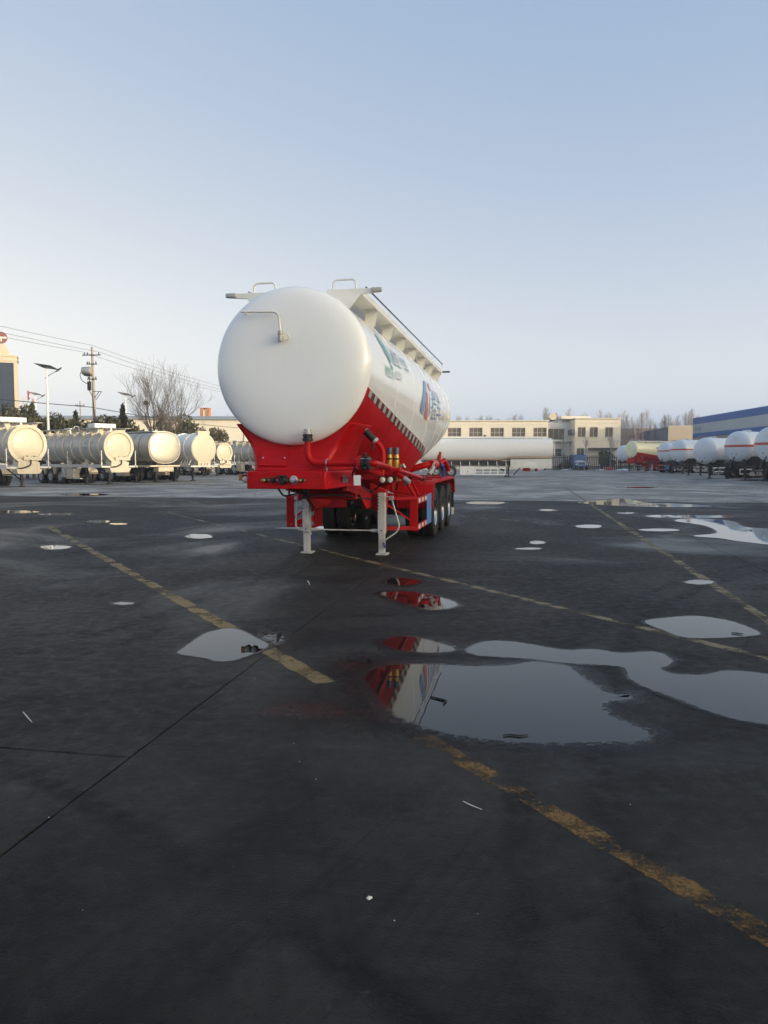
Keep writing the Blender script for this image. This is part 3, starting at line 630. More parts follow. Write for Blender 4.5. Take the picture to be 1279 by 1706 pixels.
for y, z in ((7.3,1.52),(8.5,1.51)): MB().lathe([(.07,y-.02),(.115,y-.018),(.115,y+.018),(.07,y+.02)], (1.05,0,z), 'y', 16).build('pipe_flange', M['dark_metal'], mn)

# catwalks, brackets, hoops, rails and lamps on top
for x in (-1,1):
    a, b = sorted((x*.36, x*.82)); ck = MB().box(a,b,.40,10.3,3.945,3.965).build('catwalk', M['white'], tr)
    a, b = sorted((x*.80, x*.823)); MB().box(a,b,.402,10.298,3.905,3.985).build('catwalk_edge', M['white'], ck)
    def tankz(t, s): W, zc, Ru, Rl = tp(s); return zc + Ru*math.sqrt(max(0, 1-(t/W)**2))
    poly = [(x*.34,3.968),(x*.34,tankz(.34,.4)-.02),(x*.45,tankz(.45,.4)-.02),(x*.62,tankz(.62,.4)-.02),(x*.66,tankz(.66,.4)),(x*.82,3.885),(x*1.12,3.91),(x*1.12,3.968)]
    MB().prism(poly, 'y', .375, .398).build('end_bracket', M['white'], ck, bevel=.005)
    a, b = sorted((x*.97, x*1.13)); lh = MB().box(a,b,.33,.374,3.905,3.97).build('outline_lamp', M['lamp_grey'], ck, bevel=.02, seg=3)
    for k in range(7):
        s = 1.7 + k*1.4
        poly = [(x*.60,3.943),(x*.60,tankz(.60,s)-.02),(x*.72,tankz(.72,s)-.01),(x*.76,tankz(.76,s)+.07),(x*.79,3.91),(x*.79,3.943)]
        MB().prism(poly, 'y', s, s+.014).build('gusset', M['white'], ck)
    MB().tube(fillet([(x*.42,.44,3.96),(x*.42,.44,4.11),(x*.74,.44,4.11),(x*.74,.44,3.96)], .07, 6), .014, 10).build('hoop_rail', M['white'], ck)
    MB().tube([(x*.86,.55,4.02),(x*.86,10.2,4.11)], .011, 8).build('hand_rail', M['dark_metal'], ck)
    for k in range(6): MB().tube([(x*.82,.6+k*1.9,3.97),(x*.86,.6+k*1.9,4.02+.0093*k*1.9)], .008, 6).build('rail_post', M['white'], ck)
    a, b = sorted((x*.84, x*1.04)); MB().box(a,b,10.28,10.33,3.91,3.95).build('rear_outline_lamp', M['dark_metal'], ck, bevel=.01)
    MB().prism([(x*.5,3.94),(x*.62,3.52),(x*.82,3.88),(x*.82,3.94)], 'y', 10.26, 10.285).build('end_bracket', M['white'], ck)
for sgn in (-1,1):
    for s in (1.9,3.8,5.6):
        rings = [[surf(s+ds, sgn*(phb(s)+.1+(math.pi-phb(s)-.2)*k/24), of) for k in range(25)] for ds, of in ((-.012,-.002),(-.005,.005),(.005,.005),(.012,-.002))]
        MB().loft(rings, closed=False).build('weld_seam', M['red'], hop, smooth=60)
for pts in ([(.0,-.2,1.24),(.1,.2,1.12),(.3,1.0,1.10),(.46,1.8,1.02),(.5,2.7,.95),(.46,4.2,.95)], [(-.2,-.2,1.24),(-.28,.3,1.10),(-.2,1.2,1.14),(-.42,2.0,1.0),(-.5,3.2,.9),(-.46,4.4,.95)], [(.62,1.16,1.33),(.60,1.5,1.20),(.55,2.1,1.12),(.52,2.9,1.05)], [(1.0,1.17,1.30),(.85,1.3,1.18),(.7,1.6,1.12),(.56,2.2,1.10)], [(.9,-.36,1.50),(.8,-.1,1.42),(.75,.5,1.36),(.7,1.1,1.36)]):
    MB().tube(fillet(pts, .15, 4), .013, 8).build('air_line', M['black'], tr)
for x in (-.47,.47):
    for z in (1.30,1.41): MB().lathe([(.016,-.452),(.016,-.464),(.002,-.466)], (x,0,z), 'y', 6).build('beam_bolt', M['red_dusty'], tr)
for k in range(6): MB().lathe([(.013,-.005),(.013,.01),(.002,.012)], (-.45+.18*k,-.40,1.47), 'z', 6).build('beam_bolt', M['red_dusty'], tr)
MB().box(.60,.604,.2,.5,1.30,1.40).build('type_plate', M['steel'], tr)
# small breather pipe on the head
bp1 = MB().tube(fillet([(-.63,-.36,3.565),(-.11,-.37,3.545),(-.085,-.38,3.29)], .09, 8), .0165, 10).build('breather_pipe', M['white'], tr)
MB().lathe([(.028,3.30),(.034,3.295),(.034,3.26),(.026,3.25),(.026,3.20),(.034,3.195),(.03,3.16),(.012,3.15)], (-.085,-.38,0), 'z', 12).build('fitting', M['galv'], bp1)
MB().tube([(-.03,-.24,3.245),(-.085,-.37,3.245)], .02, 8).lathe([(.045,-.31),(.045,-.28),(.002,-.25)], (-.03,0,3.24), 'y', 14).box(-.135,-.035,-.34,-.325,3.18,3.275).build('fitting_bracket', M['white'], bp1)
MB().tube([(-.60,-.35,3.563),(-.60,-.1,3.56)], .012, 8).build('pipe_stay', M['white'], bp1)

# lettering and emblems on the right flank
def flank(u, v, s0, z0, off=.008):
    W, zc, Ru, Rl = tp(s0); f = (z0-zc)/(Ru if z0 > zc else Rl); ph0 = math.acos(f)
    return surf(s0+u, ph0 - v/((W+Ru)/2), off)
def text_verts(body, size):
    cu = bpy.data.curves.new('lettering', 'FONT'); cu.body = body; cu.size = size; cu.resolution_u = 2
    ob = bpy.data.objects.new('lettering', cu); C.objects.link(ob)
    dg = bpy.context.evaluated_depsgraph_get(); me = bpy.data.meshes.new_from_object(ob.evaluated_get(dg))
    bpy.data.objects.remove(ob); vs = [v.co.copy() for v in me.vertices]; fs = [tuple(p.vertices) for p in me.polygons]
    bpy.data.meshes.remove(me); return vs, fs
def decal_text(name, body, size, s0, z0, m, parent, sx=1., slope=0.):
    vs, fs = text_verts(body, size)
    MB().add([flank(v.x*sx, v.y + slope*v.x, s0, z0) for v in vs], fs).build(name, M[m], parent, smooth=0, fixn=False)
def decal_poly(name, pts, s0, z0, m, parent, off=.008):
    """flat shape: pts are (u,v); filled in narrow columns so that it follows the curve"""
    lo, hi = min(p[1] for p in pts), max(p[1] for p in pts); mb = MB(); N = 16; n = len(pts)
    def span(v):
        xs = []
        for i in range(n):
            (x0,y0),(x1,y1) = pts[i], pts[(i+1) % n]
            if (y0 <= v < y1) or (y1 <= v < y0): xs.append(x0+(x1-x0)*(v-y0)/(y1-y0))
        return (min(xs), max(xs)) if xs else None
    rows = [(lo+(hi-lo)*(k+.001 if k == 0 else k-.001 if k == N else k)/N) for k in range(N+1)]
    sp_ = [(v, span(v)) for v in rows]; sp_ = [q for q in sp_ if q[1]]
    mb.loft([[flank(a+(b-a)*j/4, v, s0, z0, off) for j in range(5)] for v, (a, b) in sp_], closed=False)
    mb.build(name, M[m], parent, smooth=50, fixn=False)
decal_poly('emblem', [(.0,.33),(.16,.36),(.32,.30),(.48,.19),(.58,.06),(.56,-.03),(.48,-.01),(.43,-.07),(.35,.0),(.20,.07),(.10,.17)], .78, 3.10, 'logo_teal', tank)
decal_poly('emblem_tail', [(.43,-.06),(.49,-.05),(.57,-.11),(.61,-.10),(.56,-.14),(.46,-.11)], .78, 3.10, 'logo_teal', tank)
decal_text('lettering', '通亚', .31, 1.40, 3.08, 'logo_grey', tank, 1.2)
decal_text('lettering', '汽车', .29, 2.20, 3.09, 'logo_teal', tank, 1.2)
decal_text('lettering', '销售热线', .17, .76, 2.84, 'logo_green', tank, .95)
decal_text('lettering', ': 0537-7', .19, 1.46, 2.85, 'logo_grey', tank, .95)
decal_poly('emblem_blue', [(.0,.0),(.36,-.04),(.92,.52),(.78,.55),(.60,.54)], 3.85, 2.52, 'logo_blue', tank)
decal_poly('emblem_red', [(.50,-.05),(.95,-.08),(.86,.30),(.80,.36)], 3.85, 2.52, 'logo_red', tank)
decal_poly('emblem_crest', [(1.02,.40),(1.22,.38),(1.32,.54),(1.10,.54)], 3.85, 2.52, 'logo_red', tank)
decal_poly('emblem_bar', [(1.04,.02),(1.16,.0),(1.10,.34),(1.0,.36)], 3.85, 2.52, 'logo_blue', tank)
decal_text('lettering', '挂车', .46, 5.15, 2.46, 'logo_blue', tank, 1.9)
decal_text('lettering', '专用汽车', .17, 5.15, 2.90, 'logo_blue', tank, 1.8)

# ------------------------------------------------------------------ walls with real openings
def wall_panel(mb, x0, x1, z0, z1, y, th, ops):
    """wall in the local XZ plane, front face at y, thickness th going +y; ops = (x0,x1,z0,z1)"""
    xs = sorted({x0, x1, *[v for o in ops for v in o[:2]]}); zs = sorted({z0, z1, *[v for o in ops for v in o[2:]]})
    for a, b in zip(xs, xs[1:]):
        for c, d in zip(zs, zs[1:]):
            if any(o[0] <= (a+b)/2 <= o[1] and o[2] <= (c+d)/2 <= o[3] for o in ops): continue
            mb.add([(a,y,c),(b,y,c),(b,y,d),(a,y,d)], [(0,1,2,3)])
    mb.add([(x0,y,z0),(x0,y,z1),(x0,y+th,z1),(x0,y+th,z0),(x1,y,z0),(x1,y,z1),(x1,y+th,z1),(x1,y+th,z0)], [(0,1,2,3),(7,6,5,4),(1,5,6,2)])
    for a, b, c, d in ops:
        mb.add([(a,y,c),(b,y,c),(b,y,d),(a,y,d),(a,y+th,c),(b,y+th,c),(b,y+th,d),(a,y+th,d)], [(0,4,5,1),(1,5,6,2),(2,6,7,3),(3,7,4,0)])
def window(parent, a, b, c, d, y, nx=3, nz=2, glass='glass', sill=True, fw=.07):
    f = MB()
    f.box(a,a+fw,y,y+.06,c,d).box(b-fw,b,y,y+.06,c,d).box(a+fw,b-fw,y,y+.06,c,c+fw).box(a+fw,b-fw,y,y+.06,d-fw,d)
    for i in range(1, nx): x = a+(b-a)*i/nx; f.box(x-fw*.4,x+fw*.4,y+.004,y+.055,c+fw,d-fw)
    for i in range(1, nz): z = c+(d-c)*i/nz; f.box(a+fw,b-fw,y+.008,y+.05,z-fw*.35,z+fw*.35)
    w = f.build('window', M['frame'], parent, smooth=0)
    MB().add([(a,y+.035,c),(b,y+.035,c),(b,y+.035,d),(a,y+.035,d)], [(0,1,2,3)]).build('pane', M[glass], w, smooth=0)
    if sill: MB().box(a-.1,b+.1,y-.32,y,c-.1,c).build('sill', M['trim'], w, smooth=0)
    return w

# ------------------------------------------------------------------ parked tank trailers in the background
def ell_ring(rx, rz, zc, y, n=48, k=1.): return [(rx*k*math.sin(2*math.pi*i/n), y, zc + rz*k*math.cos(2*math.pi*i/n)) for i in range(n)]
def head_mesh(rx, rz, zc, y, depth, sgn=1, n=48, k=1., pw=2.4):
    rings = []
    for i in range(10):
        rho = math.cos(i/9*math.pi/2) if i < 9 else .001
        rings.append(ell_ring(rx, rz, zc, y - sgn*depth*math.sqrt(max(0, 1-rho**pw)), n, rho*k))
    return MB().loft(rings)
def running_gear(t, L, leg_y, axles, leg_m='dark_metal', frame_m='chassis_white', zf=1.12, fender_m=None, legs=True, guard=None, tank_bottom=1.4):
    fr = MB()
    for x in (-.45,.45): fr.box(x-.06,x+.06,.25,L-.3,zf,zf+.2)
    for y in (.6,leg_y,L*.5,L-.6): fr.box(-.39,.39,y-.06,y+.06,zf+.02,zf+.18)
    for y in (.5,leg_y+.5,L*.55,L-1.2):
        for x in (-.5,.5): fr.box(x-.08,x+.08,y-.12,y+.12,zf+.2,tank_bottom+.35)
    fr.build('chassis_frame', M[frame_m], t, smooth=0)
    if legs:
        for x in (-.8,.8):
            l_ = MB().box(x-.075,x+.075,leg_y-.08,leg_y+.08,.28,zf).build('landing_leg', M[leg_m], t, smooth=0, bevel=.01)
            MB().box(x-.055,x+.055,leg_y-.06,leg_y+.06,.05,.30).build('inner_tube', M[leg_m], l_, smooth=0)
            MB().box(x-.16,x+.16,leg_y-.16,leg_y+.16,0,.06).build('foot_plate', M[leg_m], l_, smooth=0, bevel=.01)
        MB().tube([(-.8,leg_y,.75),(.8,leg_y,.75)], .03, 8).build('cross_shaft', M[leg_m], t)
        MB().bar((-.75,leg_y,.4),(-.3,leg_y+.9,zf), .06, .06).bar((.75,leg_y,.4),(.3,leg_y+.9,zf), .06, .06).build('leg_brace', M[leg_m], t)
    for y in axles:
        MB().bar((-1.0,y,.52),(1.0,y,.52), .14, .14).box(-.52,-.40,y-.5,y+.5,.6,.7).box(.40,.52,y-.5,y+.5,.6,.7).build('axle', M['dark_metal'], t)
        for x in (-1,1): wheel(t, x*1.06, y, side=x, fine=False); wheel(t, x*.73, y, side=-x, fine=False)
        if fender_m:
            for x in (-1,1):
                a = [math.pi*(.05+.9*k/10) for k in range(11)]
                poly = [(y+.66*math.cos(q), .55+.66*math.sin(q)) for q in a] + [(y+.64*math.cos(q), .55+.64*math.sin(q)) for q in reversed(a)]
                MB().loft([[(x*.58,p[0],p[1]) for p in poly],[(x*1.24,p[0],p[1]) for p in poly]]).build('fender', M[fender_m], t, smooth=40)

def acid_tanker(label, loc, ang, L=10.0, Rr=1.1, nring=8, zc=2.5, box=True, group='cream faced tank trailers parked along the left of the yard', text=True, gear=True):
    t = thing('tank_trailer', label, 'trailer', loc, ang, group)
    rb = Rr*.93
    MB().loft([ell_ring(rb, rb, zc, y) for y in (.12, L*.5, L-.3)]).build('tank_shell', M['steel_body'], t)
    head_mesh(rb, rb, zc, .12, .14, 1, k=.90, pw=2.).build('front_head', M['cream_head'], t)
    head_mesh(rb, rb, zc, L-.3, .3, -1).build('rear_head', M['cream_head'], t)
    prof = [(rb*.86,.10),(rb*.90,-.01),(Rr,-.02),(Rr,.13),(rb*.98,.14)]
    MB().lathe([(r, h) for r, h in prof], (0,0,zc), 'y', 48, caps=False).build('head_collar', M['cream_head'], t)
    for k in range(nring):
        y = .75 + k*(L-1.6)/(nring-1)
        rg = MB().lathe([(rb-.005,y-.05),(Rr-.01,y-.045),(Rr-.01,y+.045),(rb-.005,y+.05)], (0,0,zc), 'y', 48, caps=False).build('stiffening_ring', M['cream_head'], t)
        for x in (-1,1): MB().prism([(x*.62,zc+Rr+.12),(x*.62,zc+rb*.78),(x*.75,zc+rb*.66),(x*.98,zc+Rr+.08),(x*.98,zc+Rr+.12)], 'y', y-.02, y+.02).build('walkway_bracket', M['cream_head'], rg, smooth=0)
    for x in (-1,1): a, b = sorted((x*.60,x*1.0)); MB().box(a,b,.2,L-.5,zc+Rr+.12,zc+Rr+.15).build('walkway', M['chassis_white'], t, smooth=0)
    if box: MB().box(-.95,.55,1.2,2.0,zc+Rr+.17,zc+Rr+.45).box(-.7,-.55,1.3,1.9,zc+Rr-.1,zc+Rr+.17).box(.2,.35,1.3,1.9,zc+Rr-.1,zc+Rr+.17).build('manhole_guard', M['white'], t, smooth=0, bevel=.02)
    for y in (L*.35, L*.65):
        mh = MB().lathe([(.28,zc+Rr*.85),(.28,zc+Rr+.2),(.34,zc+Rr+.2),(.34,zc+Rr+.26),(.05,zc+Rr+.3)], (0,y,0), 'z', 20).build('manhole', M['galv'], t)
        MB().tube(fillet([(.35,y,zc+Rr+.15),(.35,y,zc+Rr+.42),(.7,y,zc+Rr+.42),(.7,y,zc+Rr+.15)], .08), .02, 6).build('hoop_rail', M['galv'], t)
    # low front panel, coupling plate and hose
    MB().box(-.30,.75,-.10,-.02,zc-Rr*.82,zc-Rr*.62).box(-.62,.62,-.12,.30,zc-Rr*1.30,zc-Rr*.90).build('front_panel', M['cream_head'], t, smooth=0, bevel=.015)
    MB().prism([(-.75,1.08),(.75,1.08),(.58,.82),(-.65,.82)], 'y', -.16, .5).build('coupling_plate', M['cream_head'], t, smooth=0)
    for x in (-.1,.3): MB().tube([(x,-.10,zc-Rr*.6),(x,-.13,zc-Rr*.6)], .03, 8).build('coupling', M['dark_metal'], t)
    MB().tube(fillet([(.10,-.12,zc-Rr*.80),(.06,-.2,zc-Rr*1.05),(-.35,-.2,zc-Rr*1.2),(-.6,-.1,zc-Rr*1.22)], .2), .04, 8).build('black_hose', M['black'], t)
    for x in (-1,1):
        a, b = sorted((x*1.16,x*1.26)); MB().box(a,b,-.1,L-1.2,1.12,1.24).build('side_rail', M['chassis_white'], t, smooth=0)
        for y in (.05, L*.45):
            MB().bar((x*1.2,y,1.24),(x*1.2,y,zc-.25), .05, .05).build('rail_post', M['chassis_white'], t, smooth=0)
    MB().box(-1.16,1.16,.0,.1,1.13,1.23).build('cross_rail', M['chassis_white'], t, smooth=0)
    ld = MB()
    for x in (-1.02,-.72): ld.bar((x,L-.1,1.1),(x,L-.1,zc+Rr), .04, .04)
    for k in range(7): ld.bar((-1.02,L-.1,1.25+.33*k),(-.72,L-.1,1.25+.33*k), .03, .03)
    ld.build('ladder', M['galv'], t, smooth=0)
    for y in (1.6,3.1,4.7,6.3): MB().lathe([(.06,zc-Rr*.98),(.06,zc-Rr*1.12),(.10,zc-Rr*1.13),(.10,zc-Rr*1.2)], (-.35,y,0), 'z', 10).build('outlet_valve', M['galv'], t)
    if gear:
        running_gear(t, L, 2.6, (L-4.2,L-2.85,L-1.5), fender_m='cream_head')
        MB().box(-1.2,-.75,3.6,4.5,.42,1.05).build('tool_box', M['cream_head'], t, smooth=0, bevel=.02)
        MB().box(-1.2,-.8,4.7,5.2,.45,1.08).build('valve_cabinet', M['leg_grey'], t, smooth=0, bevel=.02)
        MB().box(-1.15,-.9,2.9,L-4.9,.36,.42).build('side_guard', M['chassis_white'], t, smooth=0)
    if text:
        for i, (z, sz) in enumerate(((zc+.18,.30),(zc-.12,.22))):
            vs, fs = text_verts('通亚汽车' if i == 0 else '0537-7', sz)
            mb = MB()
            for v in vs:
                ph = (z + v.y - zc)/rb; mb.v.append((-(rb+.006)*math.cos(ph), 2.6 - v.x*1.0, zc + (rb+.006)*math.sin(ph)))
            mb.f = fs; mb.build('lettering', M['logo_grey'], t, smooth=0, fixn=False)
    return t
acid_tanker('cream faced ringed tanker nearest on the left with a black hose', (-20.3,44.0,0), -50, L=9.5, Rr=1.12)
acid_tanker('ringed grey tanker with small cream face and lettering on its side', (-17.0,49.5,0), -50, L=9.6, Rr=1.06, zc=2.45)
acid_tanker('small distant cream faced tanker just right of the round white tanker', (-15.9,77,0), -46, L=9, Rr=.95, zc=2.35, box=False)
acid_tanker('distant ringed tanker half hidden behind the red and white trailer', (-11.6,81,0), -52, L=9, Rr=1.05, zc=2.4, box=False)

def oval_tanker(label, loc, ang):
    t = thing('tank_trailer', label, 'trailer', loc, ang)
    rx, rz, zc, L = 1.24, 1.10, 2.48, 9.5
    def rg(y, k=1., n=56):
        out = []
        for i in range(n):
            a = 2*math.pi*i/n; s, c = math.sin(a), math.cos(a)
            out.append((rx*k*math.copysign(abs(s)**.82, s), y, zc + rz*k*math.copysign(abs(c)**.82, c)))
        return out
    MB().loft([rg(y) for y in (.0,L/2,L)]).build('tank_shell', M['alu'], t)
    rings = []
    for i in range(9):
        rho = math.cos(i/8*math.pi/2) if i < 8 else .001; rings.append(rg(-.13*math.sqrt(1-rho**3), rho))
    MB().loft(rings).build('front_head', M['alu'], t)
    MB().box(-1.15,1.15,-.135,-.12,zc+.12,zc+.145).build('head_seam', M['chrome'], t, smooth=0)
    MB().loft([rg(-.02,1.02),rg(.05,1.02)]).build('rim_band', M['alu'], t)
    for y in (1.3,2.1,5.0): MB().loft([rg(y,1.006),rg(y+.05,1.006)]).build('tank_strap', M['black'], t)
    MB().box(-.55,.55,.6,L-.6,zc+rz-.01,zc+rz+.07).build('walkway', M['galv'], t, smooth=0)
    MB().box(-1.2,1.2,-.05,L-2,1.14,1.24).build('deck_rail', M['cream_head'], t, smooth=0)
    MB().box(-.6,.6,-.15,.5,.80,1.10).build('coupling_plate', M['cream_head'], t, smooth=0)
    running_gear(t, L, 2.5, (L-4.2,L-2.85,L-1.5), frame_m='dark_metal')
    MB().box(-1.2,-.8,3.3,4.6,.45,1.0).build('tool_box', M['cream_head'], t, smooth=0, bevel=.02)
    vs, fs = text_verts('通亚汽车', .30); mb = MB()
    for v in vs: mb.v.append((-rx-.004, 2.95-v.x, zc+.0+v.y)); 
    mb.f = fs; mb.build('lettering', M['logo_green'], t, smooth=0, fixn=False)
    return t
oval_tanker('brushed aluminium oval tanker with a flat grey gold face', (-15.4,54.2,0), -48)

def round_white_tanker(label, loc, ang):
    t = thing('tank_trailer', label, 'trailer', loc, ang)
    Rr, zc, L = 1.12, 2.46, 9.5
    MB().loft([ell_ring(Rr, Rr, zc, y) for y in (0,L/2,L)]).build('tank_shell', M['white_tanker'], t)
    head_mesh(Rr, Rr, zc, 0, .12, 1, pw=3).build('front_head', M['cream_head'], t)
    MB().prism([(-.50,zc+Rr*.86),(.50,zc+Rr*.86),(.56,zc+Rr+.17),(-.56,zc+Rr+.17)], 'y', -.03, .25).build('front_box', M['cream_head'], t, smooth=0)
    MB().prism([(-.58,zc-Rr*.84),(.58,zc-Rr*.84),(.55,1.10),(-.55,1.10)], 'y', -.05, .3).build('front_saddle', M['cream_head'], t, smooth=0)
    for k in range(6): MB().lathe([(Rr-.01,.9+k*1.45),(Rr+.05,.91+k*1.45),(Rr+.05,.98+k*1.45),(Rr-.01,.99+k*1.45)], (0,0,zc), 'y', 40, caps=False).build('stiffening_ring', M['white_tanker'], t)
    MB().box(-1.25,1.25,-.1,.0,1.08,1.2).box(-1.25,-1.15,0,L-2,1.08,1.2).box(1.15,1.25,0,L-2,1.08,1.2).build('deck_rail', M['chassis_white'], t, smooth=0)
    for x in (-.3,.0,.25): MB().tube([(x,-.06,1.30),(x,-.10,1.30)], .04, 8).build('coupling', M['dark_metal'], t)
    for k in range(4): MB().bar((-1.2,.25+.35*k,1.2),(-.7,.5+.35*k,1.75), .05, .05).build('deck_strut', M['chassis_white'], t)
    running_gear(t, L, 2.5, (L-4.2,L-2.85,L-1.5))
    MB().box(-1.2,-.8,3.2,4.3,.45,1.0).build('tool_box', M['cream_head'], t, smooth=0, bevel=.02)
    return t
round_white_tanker('round white tanker lit bright with a box on top of its face', (-13.4,57.4,0), -50)

# white fuel tanker seen from the side
t = thing('fuel_tanker', 'long white fuel tanker seen side on before the cream building', 'trailer', (15.7,73,0), -90)
LT = 12.2
def frg(y, k=1., grow=0., n=48):
    u = min(max((y-3.6)/1.5, 0), 1); u = u*u*(3-2*u); zb = 1.66 - .24*u; ztp = 3.66; out = []
    for i in range(n):
        a = 2*math.pi*i/n; s, c = math.sin(a), math.cos(a)
        out.append(((1.22+grow)*k*math.copysign(abs(s)**.8, s), y, (zb+ztp)/2 + ((ztp-zb)/2+grow)*k*math.copysign(abs(c)**.8, c)))
    return out
MB().loft([frg(y) for y in (0,1.8,3.6,3.9,4.2,4.5,4.8,5.1,8,LT)]).build('tank_shell', M['white_tanker'], t)
MB().loft([frg(-.14*math.sqrt(1-r_**3), r_) for r_ in [math.cos(i/8*math.pi/2) if i < 8 else .001 for i in range(9)]]).build('front_head', M['white_tanker'], t)
MB().loft([[(x_, y, z_) for x_, z_ in ((-1.235, frg(y)[24][2]+.20),(-1.235, frg(y)[24][2]+.26),(-1.21, frg(y)[24][2]+.26),(-1.21, frg(y)[24][2]+.20))] for y in (.05,1.8,3.6,3.9,4.2,4.5,4.8,5.1,8,LT-.1)]).build('orange_line', M['orange'], t, smooth=0)
MB().box(-.5,.5,.5,LT-.5,3.64,3.72).box(-.55,-.5,.5,LT-.5,3.64,3.80).box(.5,.55,.5,LT-.5,3.64,3.80).build('top_coaming', M['white_tanker'], t, smooth=0)
MB().box(-.6,.6,.3,.9,3.6,3.76).build('front_coaming', M['white_tanker'], t, smooth=0)
MB().tube([(-.2,6.2,3.7),(-.2,6.2,3.95)], .12, 10).build('vent', M['dark_metal'], t)
MB().prism([(.05,1.70),(3.9,1.66),(3.9,.95),(3.2,.88),(.05,.80)], 'x', -1.16, 1.16).build('front_skirt', M['chassis_white'], t, smooth=0)
MB().box(-1.175,-1.165,1.55,2.6,1.05,1.42).build('name_plate', M['white'], t, smooth=0)
MB().box(-.85,.85,3.9,LT-.2,1.12,1.5).build('lower_skirt', M['dark_metal'], t, smooth=0)
for k in range(9): MB().bar((-.84,4.3+k*.85,1.45),(-1.15,4.3+k*.85,1.0), .06, .06).build('guard_hanger', M['chassis_white'], t, smooth=0)
running_gear(t, LT, 4.05, (LT-2.75,LT-1.35), frame_m='chassis_white', zf=.98, fender_m='chassis_white', tank_bottom=1.2)
MB().box(-1.22,-.6,7.25,8.65,.22,1.0).build('tool_cabinet', M['white'], t, smooth=0, bevel=.02)
for k in (7.9,): MB().tube([(-1.225,k,.5),(-1.24,k,.5)], .05, 8).build('lock', M['dark_metal'], t)
sg = MB().box(-1.24,-1.16,4.35,7.25,.78,.90).box(-1.24,-1.16,4.35,7.25,.20,.32).box(-1.24,-1.16,4.35,7.25,.46,.54)
for k in range(5): sg.box(-1.236,-1.164,4.36+k*.69,4.46+k*.69,.20,.98)
sg.build('side_guard', M['white'], t, smooth=0)
MB().tube([(-1.0,2.9,.95),(-1.05,3.3,.55),(-1.0,3.6,.2)], .05, 8).build('crank', M['dark_metal'], t)
MB().tube([(-.6,1.4,.8),(-.6,1.4,.55)], .12, 10).box(-.8,-.3,2.0,2.6,.55,.85).build('hose_box', M['red_dusty'], t)
MB().box(-1.1,1.1,LT-.05,LT+.05,.5,.62).build('rear_bumper', M['white'], t, smooth=0)

# gas tankers on the right, in the shade of the blue hall
def gas_tanker(label, loc, ang, L=10.5, Rr=1.15, zc=2.62, stripe=True, pl=True):
    t = thing('gas_tanker', label, 'trailer', loc, ang, 'pale gas tank trailers parked along the right of the yard')
    m = M['lpg_stripe'] if stripe else M['lpg']
    MB().loft([ell_ring(Rr, Rr, zc, y) for y in (.55,L/2,L-.55)]).build('tank_shell', m, t)
    head_mesh(Rr, Rr, zc, .55, .55, 1, pw=2).build('front_head', m, t); head_mesh(Rr, Rr, zc, L-.55, .55, -1, pw=2).build('rear_head', m, t)
    for y in (2.4,L/2,L-2.4): MB().lathe([(Rr-.004,y-.02),(Rr+.006,y-.01),(Rr+.006,y+.01),(Rr-.004,y+.02)], (0,0,zc), 'y', 48, caps=False).build('weld_seam', m, t)
    MB().prism([(-.4,zc+Rr-.08),(.4,zc+Rr-.08),(.3,zc+Rr+.12),(-.3,zc+Rr+.12)], 'y', 1.5, 1.56).build('lifting_plate', m, t, smooth=0)
    MB().lathe([(.30,zc+Rr-.05),(.30,zc+Rr+.14),(.02,zc+Rr+.16)], (0,L*.5,0), 'z', 20).build('manhole', M['lpg'], t)
    if pl: MB().box(-.12,.10,-.02,.05,zc+.55,zc+.80).build('name_plate', M['white'], t, smooth=0)
    MB().box(-.45,.35,.12,.35,zc-.72,zc-.60).build('front_panel', M['lpg'], t, smooth=0)
    for x in (-.25,.15): MB().tube([(x,.14,zc-.58),(x,.05,zc-.58)], .035, 8).build('coupling', M['dark_metal'], t)
    MB().tube(fillet([(-.05,.2,zc-.7),(-.1,.12,zc-.95),(-.3,.2,zc-1.15)], .1), .04, 8).build('black_hose', M['black'], t)
    MB().prism([(-.9,zc-.75),(.9,zc-.75),(.6,1.25),(-.6,1.25)], 'y', .9, 2.2).build('front_saddle', M['dark_metal'], t, smooth=0)
    MB().prism([(-.9,zc-.75),(.9,zc-.75),(.6,1.25),(-.6,1.25)], 'y', L-3.5, L-1.5).build('rear_saddle', M['dark_metal'], t, smooth=0)
    running_gear(t, L, 2.7, (L-4.2,L-2.85,L-1.5), frame_m='dark_metal', tank_bottom=1.3)
    for x in (-1,1): a, b = sorted((x*1.15,x*1.22)); MB().box(a,b,4.0,6.0,.75,.85).box(a,b,4.0,6.0,.35,.45).box(a,b,4.0,4.1,.36,.84).box(a,b,4.9,5.0,.36,.84).box(a,b,5.9,5.99,.36,.84).build('side_guard', M['white'], t, smooth=0)
    return t
gas_tanker('pale gas tanker with red band cut off by the right edge of the picture', (24.55,49.6,0), 58)
gas_tanker('pale gas tanker with red band and small white plate, second from the right edge', (26.3,58.0,0), 58)
gas_tanker('plain grey gas tanker without any band on its face', (26.6,64.5,0), 52, Rr=1.12, zc=2.35, stripe=False, pl=False)
gas_tanker('pale gas tanker with red band beside the plain grey one', (29.6,78.5,0), 66, zc=2.5, pl=False)
gas_tanker('far pale gas tanker with red band beside the cream bulk trailer', (32.6,90.5,0), 62, zc=2.5, pl=False)
gas_tanker('farthest pale gas tanker end showing left of the cream bulk trailer', (33.3,109,0), 62, zc=2.5, stripe=False, pl=False)

